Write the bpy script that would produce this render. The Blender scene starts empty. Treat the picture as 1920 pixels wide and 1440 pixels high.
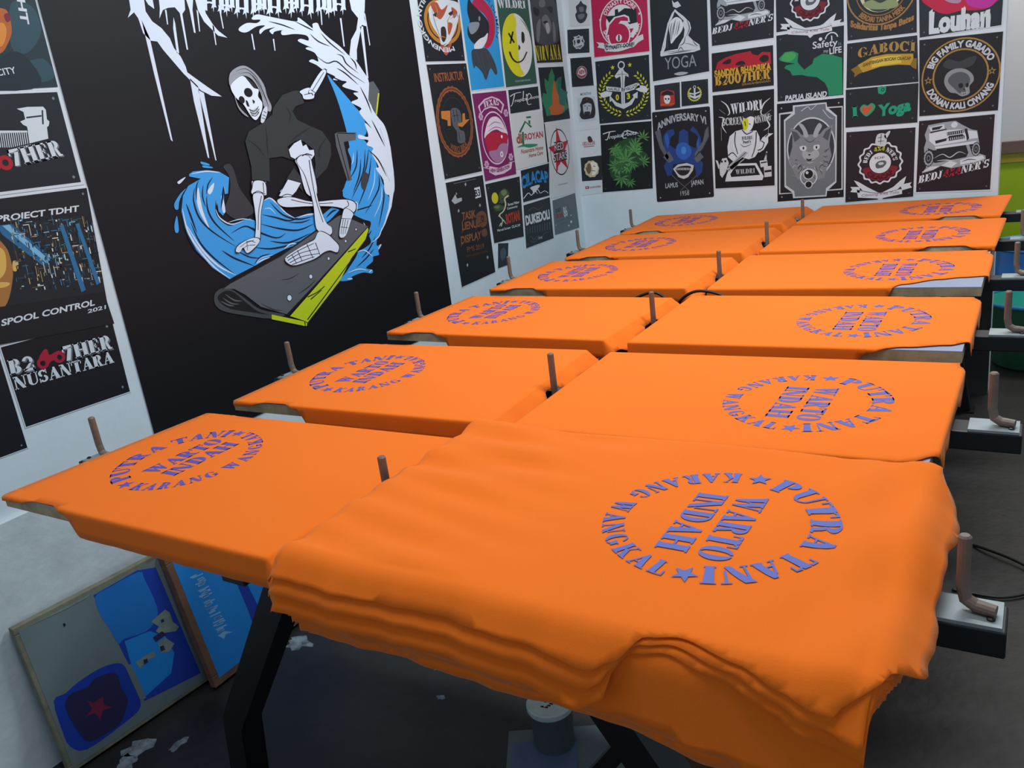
import bpy, bmesh, math, random
from mathutils import Vector, Matrix
from mathutils.geometry import delaunay_2d_cdt, tessellate_polygon

# ------------------------------------------------------------------ camera
U = 0.5                                   # metres per survey unit (1 unit = camera height above the table top)
TOP = 0.80                                # height of the printed cloth on the pallets
FPX = 1560.0                              # focal length in pixels of a 1920 px wide frame
CAM = Vector((2.93636 * U, -1.23219 * U, TOP + U))
RT = Vector((0.8473296, 0.5161667, -0.1249179))
DN = Vector((0.05683555, -0.32200751, -0.94502957))
FW = Vector((-0.52801729, 0.79365175, -0.30218312))
sc = bpy.context.scene
col = sc.collection
cam_d = bpy.data.cameras.new('camera')
cam_d.sensor_width = 36.0
cam_d.lens = FPX / 1920.0 * 36.0
cam_d.clip_start = 0.02
cam = bpy.data.objects.new('camera', cam_d)
m = Matrix((RT, -DN, -FW)).transposed().to_4x4()
m.translation = CAM
cam.matrix_world = m
col.objects.link(cam)
sc.camera = cam

# ------------------------------------------------------------------ light
sc.view_settings.view_transform = 'Standard'
sc.view_settings.look = 'None'
sc.view_settings.exposure = 0.0
sc.view_settings.gamma = 1.0
w = bpy.data.worlds.new('world')
sc.world = w
w.use_nodes = True
w.node_tree.nodes['Background'].inputs[0].default_value = (0.62, 0.80, 1.0, 1)
w.node_tree.nodes['Background'].inputs[1].default_value = 0.50


def lamp(name, loc, target, sx, sy, watts, colr):
    d = bpy.data.lights.new(name, 'AREA')
    d.shape = 'RECTANGLE'
    d.size, d.size_y = sx, sy
    d.energy = watts
    d.color = colr
    o = bpy.data.objects.new(name, d)
    o.location = loc
    o.rotation_euler = (Vector(target) - Vector(loc)).to_track_quat('-Z', 'Y').to_euler()
    col.objects.link(o)
    return o


lamp('tube_and_fill_light', (0.95, 1.50, 2.45), (0.80, 1.50, 0.8), 0.16, 1.60, 37, (0.82, 0.95, 1.0))  # ceiling tube over the middle rows
lamp('tube_and_fill_light', (0.95, 0.10, 2.75), (0.6, 0.5, 0.6), 0.30, 1.25, 19, (0.82, 0.94, 1.0))  # unseen fill lamp, added to lift the shaded front faces
lamp('far_wall_fill_light', (1.75, 3.75, 2.60), (1.6, 4.2, 0.7), 1.0, 0.16, 26, (1.0, 0.97, 0.93))  # unseen lamp added to brighten the grey and lime far wall


# ------------------------------------------------------------------ survey helpers: image ray -> point on a real plane
def ray(px, py):
    return RT * (px - 960.0) + DN * (py - 720.0) + FW * FPX


def on_z(px, py, z):
    d = ray(px, py)
    return CAM + d * ((z - CAM.z) / d.z)


def on_x(px, py, x):
    d = ray(px, py)
    return CAM + d * ((x - CAM.x) / d.x)


def on_y(px, py, y):
    d = ray(px, py)
    return CAM + d * ((y - CAM.y) / d.y)


# ------------------------------------------------------------------ materials
def lin(h):
    h = h.lstrip('#')
    o = []
    for i in (0, 2, 4):
        c = int(h[i:i + 2], 16) / 255.0
        o.append(c / 12.92 if c <= 0.04045 else ((c + 0.055) / 1.055) ** 2.4)
    return (o[0], o[1], o[2], 1.0)


MATS = {}


def mat(name, colr, rough=0.6, metal=0.0, var=0.0, vscale=8.0, bump=0.0, bscale=200.0, spec=0.5, colr2=None, sheen=0.0, coat=0.0):
    """procedural principled material; var mixes in colr2 (or a darker tone) by noise, bump adds fine relief"""
    if name in MATS:
        return MATS[name]
    mt = bpy.data.materials.new(name)
    mt.use_nodes = True
    nt = mt.node_tree
    b = nt.nodes['Principled BSDF']
    c = lin(colr) if isinstance(colr, str) else tuple(colr) + (1.0,)
    b.inputs['Base Color'].default_value = c
    b.inputs['Roughness'].default_value = rough
    b.inputs['Metallic'].default_value = metal
    b.inputs['Specular IOR Level'].default_value = spec
    if sheen:
        b.inputs['Sheen Weight'].default_value = sheen
        b.inputs['Sheen Roughness'].default_value = 0.35
        b.inputs['Sheen Tint'].default_value = (1.0, 0.80, 0.50, 1)
    if coat:
        b.inputs['Coat Weight'].default_value = coat
    if var or bump:
        tc = nt.nodes.new('ShaderNodeTexCoord')
    if var:
        n = nt.nodes.new('ShaderNodeTexNoise')
        n.inputs['Scale'].default_value = vscale
        n.inputs['Detail'].default_value = 6
        n.inputs['Roughness'].default_value = 0.62
        nt.links.new(tc.outputs['Object'], n.inputs['Vector'])
        r = nt.nodes.new('ShaderNodeValToRGB')
        r.color_ramp.elements[0].position = 0.40
        r.color_ramp.elements[1].position = 0.66
        nt.links.new(n.outputs['Fac'], r.inputs['Fac'])
        mx = nt.nodes.new('ShaderNodeMix')
        mx.data_type = 'RGBA'
        mx.inputs[6].default_value = c
        c2 = lin(colr2) if colr2 else (c[0] * 0.5, c[1] * 0.5, c[2] * 0.5, 1)
        mx.inputs[7].default_value = tuple(c[i] + (c2[i] - c[i]) * var for i in range(3)) + (1.0,)
        nt.links.new(r.outputs['Color'], mx.inputs[0])
        nt.links.new(mx.outputs[2], b.inputs['Base Color'])
    if bump:
        n2 = nt.nodes.new('ShaderNodeTexNoise')
        n2.inputs['Scale'].default_value = bscale
        n2.inputs['Detail'].default_value = 4
        nt.links.new(tc.outputs['Object'], n2.inputs['Vector'])
        bp = nt.nodes.new('ShaderNodeBump')
        bp.inputs['Strength'].default_value = bump
        bp.inputs['Distance'].default_value = 0.004
        nt.links.new(n2.outputs['Fac'], bp.inputs['Height'])
        nt.links.new(bp.outputs['Normal'], b.inputs['Normal'])
    MATS[name] = mt
    return mt


def ink(h):
    """flat printing ink of one colour on paper"""
    return mat('ink_' + h.lstrip('#'), h, rough=0.55, spec=0.35)


WALL = mat('white_wall_paint', '#d8e2e8', 0.75, var=0.10, vscale=7, bump=0.25, bscale=30, colr2='#9aa5a9')
WALLB = mat('rough_white_plaster', '#cfd6d8', 0.8, var=0.2, vscale=11, bump=0.4, bscale=40, colr2='#8d979a')
FLOOR = mat('dark_concrete', '#2a2523', 0.5, var=0.75, vscale=3.5, bump=0.4, bscale=30, colr2='#0e0e11')
GREYWALL = mat('grey_wall_paint', '#cbc8c8', 0.8, var=0.1, vscale=3)
LIME = mat('lime_green_paint', '#9fb800', 0.42, var=0.25, vscale=4, colr2='#7b8e10')
BROWN = mat('brown_wood_trim', '#6f5348', 0.6, var=0.4, vscale=14)
OLIVE = mat('olive_ledge', '#a08d1c', 0.6, var=0.4, vscale=10)
ORANGE = mat('orange_jersey', (0.90, 0.170, 0.013), 0.85, var=0.06, vscale=3, bump=0.12, bscale=900, spec=0.10, sheen=0.22)
PRINT = mat('violet_blue_plastisol', (0.105, 0.085, 0.42), 0.5, var=0.25, vscale=60, spec=0.4, colr2='#6a5f9e')
PRINTB = mat('blue_plastisol', (0.105, 0.125, 0.42), 0.55, var=0.2, vscale=60, spec=0.3, colr2='#6f62a0')
PLY = mat('plywood_edge', '#b8a27e', 0.75, var=0.5, vscale=30, colr2='#6d5a42')
LAM = mat('grey_laminate', '#8f92a6', 0.5, var=0.12, vscale=6)
BLACKM = mat('black_painted_steel', '#0d0d0f', 0.45, var=0.3, vscale=25)
STEEL = mat('worn_steel', '#7f6c5e', 0.55, metal=0.15, var=0.4, vscale=40, colr2='#5d4c44')
PLATE = mat('grey_zinc_plate', '#959c9c', 0.5, metal=0.2, var=0.3, vscale=30)
CABLE = mat('black_rubber', '#15120f', 0.5)
MESHW = mat('pale_screen_mesh', '#6c7a7c', 0.6, var=0.2, vscale=5)
MESHB = mat('blue_emulsion', '#1f74c4', 0.4, var=0.15, vscale=8)
EMULD = mat('dark_blue_emulsion', '#1c3da6', 0.4, var=0.2, vscale=8)
FRAMEW = mat('weathered_frame_wood', '#7d7a66', 0.7, var=0.5, vscale=20, colr2='#3e4038')
FRAMEB = mat('brown_frame_wood', '#7a5540', 0.7, var=0.5, vscale=16, colr2='#4d2d22')
CARD = mat('brown_cardboard', '#5a4838', 0.85, var=0.25, vscale=10)


# ------------------------------------------------------------------ mesh builder
class MB:
    def __init__(self):
        self.v, self.f, self.mi, self.ms = [], [], [], []

    def slot(self, m):
        if m not in self.ms:
            self.ms.append(m)
        return self.ms.index(m)

    def add(self, vs, fs, m):
        k = len(self.v)
        self.v += [Vector(v) for v in vs]
        s = self.slot(m)
        for f in fs:
            self.f.append([i + k for i in f])
            self.mi.append(s)

    def box(self, lo, hi, m, rot=None, org=None):
        x0, y0, z0 = lo
        x1, y1, z1 = hi
        vs = [Vector(p) for p in ((x0, y0, z0), (x1, y0, z0), (x1, y1, z0), (x0, y1, z0), (x0, y0, z1), (x1, y0, z1), (x1, y1, z1), (x0, y1, z1))]
        if rot is not None:
            vs = [rot @ v for v in vs]
        if org is not None:
            vs = [v + Vector(org) for v in vs]
        self.add(vs, [(0, 3, 2, 1), (4, 5, 6, 7), (0, 1, 5, 4), (1, 2, 6, 5), (2, 3, 7, 6), (3, 0, 4, 7)], m)

    def tube(self, pts, r, m, n=10, square=False, cap=True):
        """sweep a round (or square) section of radius r along pts; r may be a list"""
        pts = [Vector(p) for p in pts]
        if square:
            n = 4
        rs = r if isinstance(r, (list, tuple)) else [r] * len(pts)
        k = len(self.v)
        t0 = (pts[1] - pts[0]).normalized()
        up = Vector((0, 0, 1)) if abs(t0.z) < 0.9 else Vector((0, 1, 0))
        a = t0.cross(up).normalized()
        vs, fs = [], []
        for i, p in enumerate(pts):
            if i == 0:
                t = t0
            elif i == len(pts) - 1:
                t = (pts[i] - pts[i - 1]).normalized()
            else:
                t = ((pts[i + 1] - pts[i]).normalized() + (pts[i] - pts[i - 1]).normalized()).normalized()
            a = (a - t * a.dot(t)).normalized()
            b = t.cross(a)
            for j in range(n):
                an = 2 * math.pi * (j + (0.5 if square else 0)) / n
                rr = rs[i] * (1.41421 if square else 1)
                vs.append(p + (a * math.cos(an) + b * math.sin(an)) * rr)
        for i in range(len(pts) - 1):
            for j in range(n):
                fs.append((i * n + j, i * n + (j + 1) % n, (i + 1) * n + (j + 1) % n, (i + 1) * n + j))
        if cap:
            fs.append(tuple(range(n - 1, -1, -1)))
            fs.append(tuple((len(pts) - 1) * n + j for j in range(n)))
        self.add(vs, fs, m)

    def lathe(self, prof, org, m, n=32, axis=None):
        vs, fs = [], []
        for r, z in prof:
            for j in range(n):
                an = 2 * math.pi * j / n
                p = Vector((r * math.cos(an), r * math.sin(an), z))
                if axis is not None:
                    p = axis @ p
                vs.append(p + Vector(org))
        for i in range(len(prof) - 1):
            for j in range(n):
                fs.append((i * n + j, i * n + (j + 1) % n, (i + 1) * n + (j + 1) % n, (i + 1) * n + j))
        fs.append(tuple(range(n - 1, -1, -1)))
        fs.append(tuple((len(prof) - 1) * n + j for j in range(n)))
        self.add(vs, fs, m)

    def build(self, name, parent=None, origin=None, smooth=False, bevel=0.0):
        o_ = Vector(origin) if origin is not None else Vector((0, 0, 0))
        me = bpy.data.meshes.new(name)
        me.from_pydata([v - o_ for v in self.v], [], self.f)
        for mm in self.ms:
            me.materials.append(mm)
        me.polygons.foreach_set('material_index', self.mi)
        if smooth:
            me.polygons.foreach_set('use_smooth', [True] * len(me.polygons))
        me.update()
        o = bpy.data.objects.new(name, me)
        col.objects.link(o)
        if parent is not None:
            o.parent = parent
            o.location = o_ - world_loc(parent)
        else:
            o.location = o_
        if bevel:
            bv = o.modifiers.new('bevel', 'BEVEL')
            bv.width = bevel
            bv.segments = 2
            bv.limit_method = 'ANGLE'
        return o


def world_loc(o):
    v = Vector((0, 0, 0))
    while o is not None:
        v = v + o.location
        o = o.parent
    return v


def tag(o, label=None, cat=None, group=None, kind=None):
    if label:
        o['label'] = label
    if cat:
        o['category'] = cat
    if group:
        o['group'] = group
    if kind:
        o['kind'] = kind
    return o


def empty(name, loc, label, cat, group=None):
    o = bpy.data.objects.new(name, None)
    o.empty_display_size = 0.05
    o.location = loc
    col.objects.link(o)
    return tag(o, label, cat, group)


rnd = random.Random(7)

# ------------------------------------------------------------------ room shell
XW = -0.86 * U          # left wall plane
YB = 6.10 * U           # back wall plane
YR = 8.7 * U            # wall of the area behind, seen past the free end of the back wall
XE = on_y(1884, 5, YB).x + 0.008
HC = 2.95
b = MB(); b.box((XW - 0.12, -2.2, 0), (XW, YB + 0.1, HC), WALL); tag(b.build('wall_left'), kind='structure')
b = MB(); b.box((XW, YB, 0), (XE, YB + 0.1, HC), WALL); tag(b.build('wall_back'), kind='structure')
b = MB(); b.box((0.2, YR, 0), (4.2, YR + 0.1, HC), GREYWALL); tag(b.build('wall_far'), kind='structure')
b = MB()
b.box((XW - 0.12, -2.2, -0.1), (4.2, YR + 0.1, 0.0), FLOOR)
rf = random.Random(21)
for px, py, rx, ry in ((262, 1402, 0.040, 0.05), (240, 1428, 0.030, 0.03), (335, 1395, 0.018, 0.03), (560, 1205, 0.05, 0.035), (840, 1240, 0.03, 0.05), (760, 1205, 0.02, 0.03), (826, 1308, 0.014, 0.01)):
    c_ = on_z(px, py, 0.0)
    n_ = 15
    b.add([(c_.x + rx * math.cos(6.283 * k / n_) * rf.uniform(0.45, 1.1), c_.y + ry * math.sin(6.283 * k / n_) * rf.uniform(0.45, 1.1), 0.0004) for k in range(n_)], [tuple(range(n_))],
          mat('pale_floor_blotch', '#8f9aa2', 0.7, var=0.8, vscale=40, colr2='#34363c'))  # flat pale blotches of irregular outline on the floor
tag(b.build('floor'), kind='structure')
b = MB(); b.box((XW - 0.12, -2.2, HC), (4.2, YR + 0.1, HC + 0.1), GREYWALL); tag(b.build('ceiling'), kind='structure')
# lime green dado on the far wall, with a brown board along its top edge
zt = on_y(1905, 286, YR - 0.03).z
b = MB(); b.box((0.2, YR - 0.025, 0.0), (4.2, YR - 0.0005, zt), LIME); tag(b.build('trim_1'), kind='structure')
b = MB(); b.box((0.2, YR - 0.045, zt), (4.2, YR - 0.0005, zt + 0.055), BROWN); tag(b.build('trim_2'), kind='structure')
b = MB(); b.box((0.2, YR - 0.036, zt - 0.045), (4.2, YR - 0.0255, zt), OLIVE); tag(b.build('trim_3'), kind='structure')
# thicker plaster along the foot of the left wall, with a grey ledge
zl = on_x(60, 962, XW + 0.03).z
b = MB()
b.box((XW + 0.0005, -2.2, 0), (XW + 0.014, on_x(250, 840, XW).y, zl), WALLB)
tag(b.build('trim_4'), kind='structure')
# dark band on the back wall foot: under-table shade put into the colour
b = MB(); b.box((XW + 0.015, YB - 0.006, 0), (XE, YB - 0.0005, 0.44), mat('wall_foot_shade', '#2b2826', 0.6, var=0.4, vscale=8))
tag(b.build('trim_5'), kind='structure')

# ------------------------------------------------------------------ printing table
PITCH, PW, LL, GAP, LR = 1.0222, 0.8376, 1.2898, 0.1244, 1.316


def gridquad(side, r):
    y0 = (r - 1) * PITCH
    x0, x1 = (0, LL) if side == 'L' else (LL + GAP, LL + GAP + LR)
    return dict(NL=(x0, y0), FL=(x0, y0 + PW), FR=(x1, y0 + PW), NR=(x1, y0))


SEEN = {('L', 1): dict(NL=(6, 927), FL=(388, 774), FR=(853, 822), NR=(498, 1043)),
        ('L', 2): dict(NL=(439, 750), FL=(675, 644), FR=(1098, 656), NR=(917, 791)),
        ('L', 3): dict(NL=(727, 621), FL=(885, 555), NR=(1130, 636), FR=(1257, 558)),
        ('L', 4): dict(NL=(922, 541), FL=(1033, 491), NR=(1284, 538), FR=(1372, 483)),
        ('L', 5): dict(NL=(1063, 485), FL=(1156, 441), NR=(1390, 472), FR=(1453, 425)),
        ('L', 6): dict(NL=(1163, 439), FL=(1226, 405), NR=(1463, 415), FR=(1510, 386)),
        ('R', 2): dict(NL=(959, 799), FL=(1146, 660), FR=(1808, 681)),
        ('R', 3): dict(NL=(1180, 640), FL=(1299, 554), FR=(1838, 557)),
        ('R', 4): dict(NL=(1332, 542), FL=(1405, 477), FR=(1860, 468)),
        ('R', 5): dict(NL=(1429, 470), FL=(1491, 420), FR=(1887, 406), NR=(1862, 460)),
        ('R', 6): dict(NL=(1494, 414), FL=(1543, 386), FR=(1897, 362), NR=(1867, 402))}


def quad(side, r):
    g = gridquad(side, r)
    wgt = 1.0 if r <= 3 else 0.55
    o = {}
    for k, (x, y) in g.items():
        p = Vector((x * U, y * U))
        if (side, r) in SEEN and k in SEEN[(side, r)]:
            q = on_z(*SEEN[(side, r)][k], TOP)
            p = p.lerp(Vector((q.x, q.y)), wgt)
        o[k] = p
    return o


QUADS = {(s_, r_): quad(s_, r_) for s_ in 'LR' for r_ in range(1, 7)}
table = empty('screen_printing_table', (1.36 * U, 3.0 * U, 0), 'long black steel screen printing table carrying two columns of boards', 'printing table')
LIFT = 0.0032


def board(side, r):
    q = QUADS[(side, r)]
    c = (q['NL'] + q['NR'] + q['FR'] + q['FL']) / 4

    def ring(k, inset):
        return [c + (p - c) * (1 - inset) for p in (q['NL'], q['NR'], q['FR'], q['FL'])]
    if side == 'L':
        ex_ = (q['NL'] - q['NR']).normalized() * 0.013
        q = dict(q, NL=q['NL'] + ex_, FL=q['FL'] + ex_)
    b = MB()
    z1, z0 = TOP - LIFT - 0.002, TOP - LIFT - 0.022
    R_ = ring(q, 0.016)
    vs = [(p.x, p.y, z0) for p in R_] + [(p.x, p.y, z1) for p in R_]
    b.add(vs, [(3, 2, 1, 0), (4, 5, 6, 7), (0, 1, 5, 4), (1, 2, 6, 5), (2, 3, 7, 6), (3, 0, 4, 7)], PLY)
    o = b.build('pallet', table, (c.x, c.y, z0))
    b = MB()
    vs = [(p.x, p.y, z1) for p in R_] + [(p.x, p.y, z1 + 0.002) for p in R_]
    b.add(vs, [(3, 2, 1, 0), (4, 5, 6, 7), (0, 1, 5, 4), (1, 2, 6, 5), (2, 3, 7, 6), (3, 0, 4, 7)], LAM)
    t = b.build('laminate_top', o, (c.x, c.y, z1))
    t['label'] = 'smooth grey laminate surface of the plywood pallet'
    return o


for r in range(1, 7):
    for s_ in 'LR':
        board(s_, r)

XP = (-0.10 * U, 1.352 * U, 2.845 * U)
for r in range(1, 7):
    yc = ((r - 1) * PITCH + 0.42) * U
    zt = TOP - 0.027
    b = MB(); b.box((-0.19 * U, yc - 0.025, zt - 0.030), (2.925 * U, yc + 0.025, zt), BLACKM)
    b.build('cross_arm', table, (1.36 * U, yc, zt - 0.03), bevel=0.002)
    for k, x in enumerate(XP):
        if k != 1:
            s = 1 if k == 2 else -1
            b = MB(); b.box((x - 0.030, yc - 0.024, zt), (x + 0.036, yc + 0.024, zt + 0.004), PLATE)
            b.lathe([(0.004, 0), (0.004, 0.002), (0.002, 0.003)], (x + 0.026 * s, yc - 0.012, zt + 0.004), BLACKM, 10)
            o = b.build('peg_plate', table, (x, yc, zt))
            o['label'] = 'pale grey zinc plate'
        b = MB()
        z1 = TOP + 0.060
        if k == 1:
            b.tube([(x, yc, zt), (x, yc, z1 - 0.002), (x, yc, z1)], [0.0066, 0.0064, 0.0045], STEEL, 12)
        else:
            b.tube([(x + 0.030, yc - 0.006, zt + 0.010), (x + 0.012, yc - 0.002, zt + 0.011), (x + 0.003, yc, zt + 0.016), (x, yc, zt + 0.03), (x, yc, z1 - 0.002), (x, yc, z1)],
                   [0.0065, 0.0068, 0.0068, 0.0066, 0.0064, 0.0045], STEEL, 12)
        b.build('registration_peg', table, (x, yc, zt), smooth=False)

# rails under the arms, legs with bent struts
zr = TOP - 0.057
for x in (0.95, 1.85):
    b = MB(); b.box((x * U - 0.025, 0.12 * U, zr - 0.05), (x * U + 0.025, 5.95 * U, zr), BLACKM)
    b.build('rail', table, (x * U, 3 * U, zr - 0.05), bevel=0.002)
for y in (0.40, 3.05, 5.70):
    for s, xs in ((-1, (0.98, 0.38, 0.30)), (1, (1.82, 2.42, 2.50))):
        b = MB()
        b.tube([(xs[0] * U, y * U, zr - 0.03), (xs[1] * U, y * U, TOP - 1.09 * U), (xs[2] * U, y * U, 0.006)], 0.026, BLACKM, square=True)
        lg = b.build('leg', table, (xs[2] * U, y * U, 0))
        b = MB(); b.box((xs[2] * U - 0.04, y * U - 0.04, 0.0), (xs[2] * U + 0.04, y * U + 0.04, 0.006), BLACKM)
        b.build('foot_plate', lg, (xs[2] * U, y * U, 0))
b = MB(); b.tube([(2.06 * U, 0.42 * U + 0.03, TOP - 0.66 * U), (1.55 * U, 0.42 * U + 0.03, TOP - 1.38 * U)], 0.012, BLACKM, square=True)
b.build('brace', table, (1.8 * U, 0.42 * U + 0.03, TOP - 1.0 * U))


# ------------------------------------------------------------------ cloth
def pw(knots, x):
    """smooth interpolation through (x, y) knots"""
    if x <= knots[0][0]:
        return knots[0][1]
    for (x0, y0), (x1, y1) in zip(knots, knots[1:]):
        if x <= x1:
            t = (x - x0) / max(1e-9, x1 - x0)
            t = t * t * (3 - 2 * t)
            return y0 + (y1 - y0) * t
    return knots[-1][1]


class Cloth:
    """a cut jersey panel laid over a board: flat outline in (s from neck end, t from near side) then draped over the edges"""

    def __init__(self, quad_, side, near, far, neck, hem, z=TOP, rho=0.005, flare_hem=0.0, flare=0.05, rip=0.0, seed=0, topf=None, drop_up=0.0, edgef=None, spacing=0.022, ruf=0.0):
        q = quad_
        if side == 'L':
            self.c = (q['NL'], q['NR'], q['FR'], q['FL'])
        else:
            self.c = (q['NR'], q['NL'], q['FL'], q['FR'])
        n0, n1, f1, f0 = self.c
        self.S = ((n1 - n0).length + (f1 - f0).length) / 2
        self.T = ((f0 - n0).length + (f1 - n1).length) / 2
        self.es = (n1 - n0).normalized()
        self.et = (f0 - n0).normalized()
        self.near, self.far, self.neck, self.hem = near, far, neck, hem
        self.z, self.rho, self.fh, self.fl, self.rip, self.seed, self.topf = z, rho, flare_hem, flare, rip, seed, topf
        self.edgef = edgef
        self.spacing = spacing
        self.ruf = ruf

    def bil(self, s, t):
        a, b_ = s / self.S, t / self.T
        n0, n1, f1, f0 = self.c
        return (n0 * (1 - a) + n1 * a) * (1 - b_) + (f0 * (1 - a) + f1 * a) * b_

    def at(self, s, t):
        cs, ct = min(max(s, 0), self.S), min(max(t, 0), self.T)
        dx, dy = s - cs, t - ct
        r = math.hypot(dx, dy)
        p = self.bil(cs, ct)
        z = self.z + (self.topf(cs, ct) if self.topf else 0.0)
        if r > 1e-7:
            ux, uy = dx / r, dy / r
            rho = self.rho
            fl = self.fl + (self.fh - self.fl) * max(0, ux) ** 2
            if callable(self.edgef):
                fl += self.edgef(cs, ct, ux, uy)
            lim = rho * (math.pi / 2) * (1 - 0.6 * fl)
            if r < lim:
                a = r / rho
                out, dn = rho * math.sin(a), rho * (1 - math.cos(a))
            else:
                a = lim / rho
                k = math.cos(a)
                rest = r - lim
                fl2 = max(k, fl) if fl > 0.3 else fl
                out = rho * math.sin(a) + rest * fl2
                dn = rho * (1 - math.cos(a)) + rest * math.sqrt(max(0.05, 1 - fl2 * fl2))
            if self.rip:
                qq = cs * ux * 0 + (cs * abs(uy) + ct * abs(ux)) + math.atan2(uy, ux) * 0.03
                out += self.rip * min(1, r / 0.05) * (math.sin(qq * 62 + self.seed) + 0.6 * math.sin(qq * 131 + 2.3 * self.seed))
            if self.ruf and ux > 0.3:
                dn += self.ruf * ux * min(1, r / 0.035) * (math.sin(ct * 43 + self.seed * 1.9) + 0.7 * math.sin(ct * 88 + self.seed) - 0.9)
            p = p + (self.es * ux + self.et * uy) * max(out, 0.0012)
            z -= dn
        return Vector((p.x, p.y, z))

    def outline(self):
        S, T = self.S, self.T
        pts = []
        N = 130
        s0n, s1n = -self.neck(-self.near(0)), S + self.hem(0)
        for i in range(N + 1):
            s = s0n + (s1n - s0n) * i / N
            pts.append((s, -self.near(min(s, S))))
        M = 60
        for i in range(1, M):
            t = -self.near(S) + (T + self.far(S) + self.near(S)) * i / M
            pts.append((S + self.hem(min(max(t, 0), T)), t))
        s0f, s1f = -self.neck(T), S + self.hem(T)
        for i in range(N, -1, -1):
            s = s0f + (s1f - s0f) * i / N
            pts.append((s, T + self.far(min(max(s, 0), S))))
        for i in range(M - 1, 0, -1):
            t = -self.near(0) + (T + self.far(0) + self.near(0)) * i / M
            pts.append((-self.neck(min(t, T)), t))
        return pts

    def mesh(self, name, label, cat, group, m=None, thick=0.0012):
        out = self.outline()
        S, T = self.S, self.T

        def lines(L):
            a = [-0.10, -0.085, -0.07, -0.056, -0.044, -0.033, -0.024, -0.016, -0.010, -0.0065, -0.0035, 0.0, 0.004]
            n = int(L / self.spacing)
            v = a + [L * (i + 1) / (n + 2) for i in range(n + 1)] + [L - x for x in a]
            return sorted(v)
        poly = [Vector(p) for p in out]

        def inside(x, y):
            c = False
            j = len(out) - 1
            for i in range(len(out)):
                xi, yi = out[i]
                xj, yj = out[j]
                if (yi > y) != (yj > y) and x < (xj - xi) * (y - yi) / (yj - yi) + xi:
                    c = not c
                j = i
            return c

        def near_edge(x, y):
            return any(abs(px - x) < 0.0034 and abs(py - y) < 0.0034 for px, py in out)
        pts = list(poly)
        for x in lines(S):
            for y in lines(T):
                if inside(x, y) and not near_edge(x, y):
                    pts.append(Vector((x, y)))
        vs, es, fs, *_ = delaunay_2d_cdt(pts, [], [list(range(len(out)))], 1, 1e-6)
        me = bpy.data.meshes.new(name)
        W_ = [self.at(v.x, v.y) for v in vs]
        org = self.at(S / 2, T / 2)
        me.from_pydata([v - org for v in W_], [], [list(f) for f in fs])
        bm = bmesh.new(); bm.from_mesh(me)
        up = sum(f.normal.z * f.calc_area() for f in bm.faces)
        if up < 0:
            bmesh.ops.reverse_faces(bm, faces=bm.faces)
        bm.to_mesh(me); bm.free()
        me.materials.append(m or ORANGE)
        me.polygons.foreach_set('use_smooth', [True] * len(me.polygons))
        o = bpy.data.objects.new(name, me)
        o.location = org
        col.objects.link(o)
        sd = o.modifiers.new('thickness', 'SOLIDIFY')
        sd.thickness = thick
        sd.offset = -1
        return tag(o, label, cat, group)


# ------------------------------------------------------------------ lettering: a heavy stencil slab face drawn as polygons
def RC(x0, y0, x1, y1):
    return [(x0, y0), (x1, y0), (x1, y1), (x0, y1)]


def ARC(cx, cy, ro, so, ri, si, a0, a1, n=14):
    o = []
    for i in range(n + 1):
        a = math.radians(a0 + (a1 - a0) * i / n)
        o.append((cx + ro * math.cos(a), cy + so * math.sin(a)))
    for i in range(n, -1, -1):
        a = math.radians(a0 + (a1 - a0) * i / n)
        o.append((cx + ri * math.cos(a), cy + si * math.sin(a)))
    return o


def stem(x, w=0.31, y0=0, y1=1, sf=0.065):
    return [RC(x, y0, x + w, y1), RC(x - sf, y0, x + w + sf, y0 + 0.07), RC(x - sf, y1 - 0.07, x + w + sf, y1)]


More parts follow.
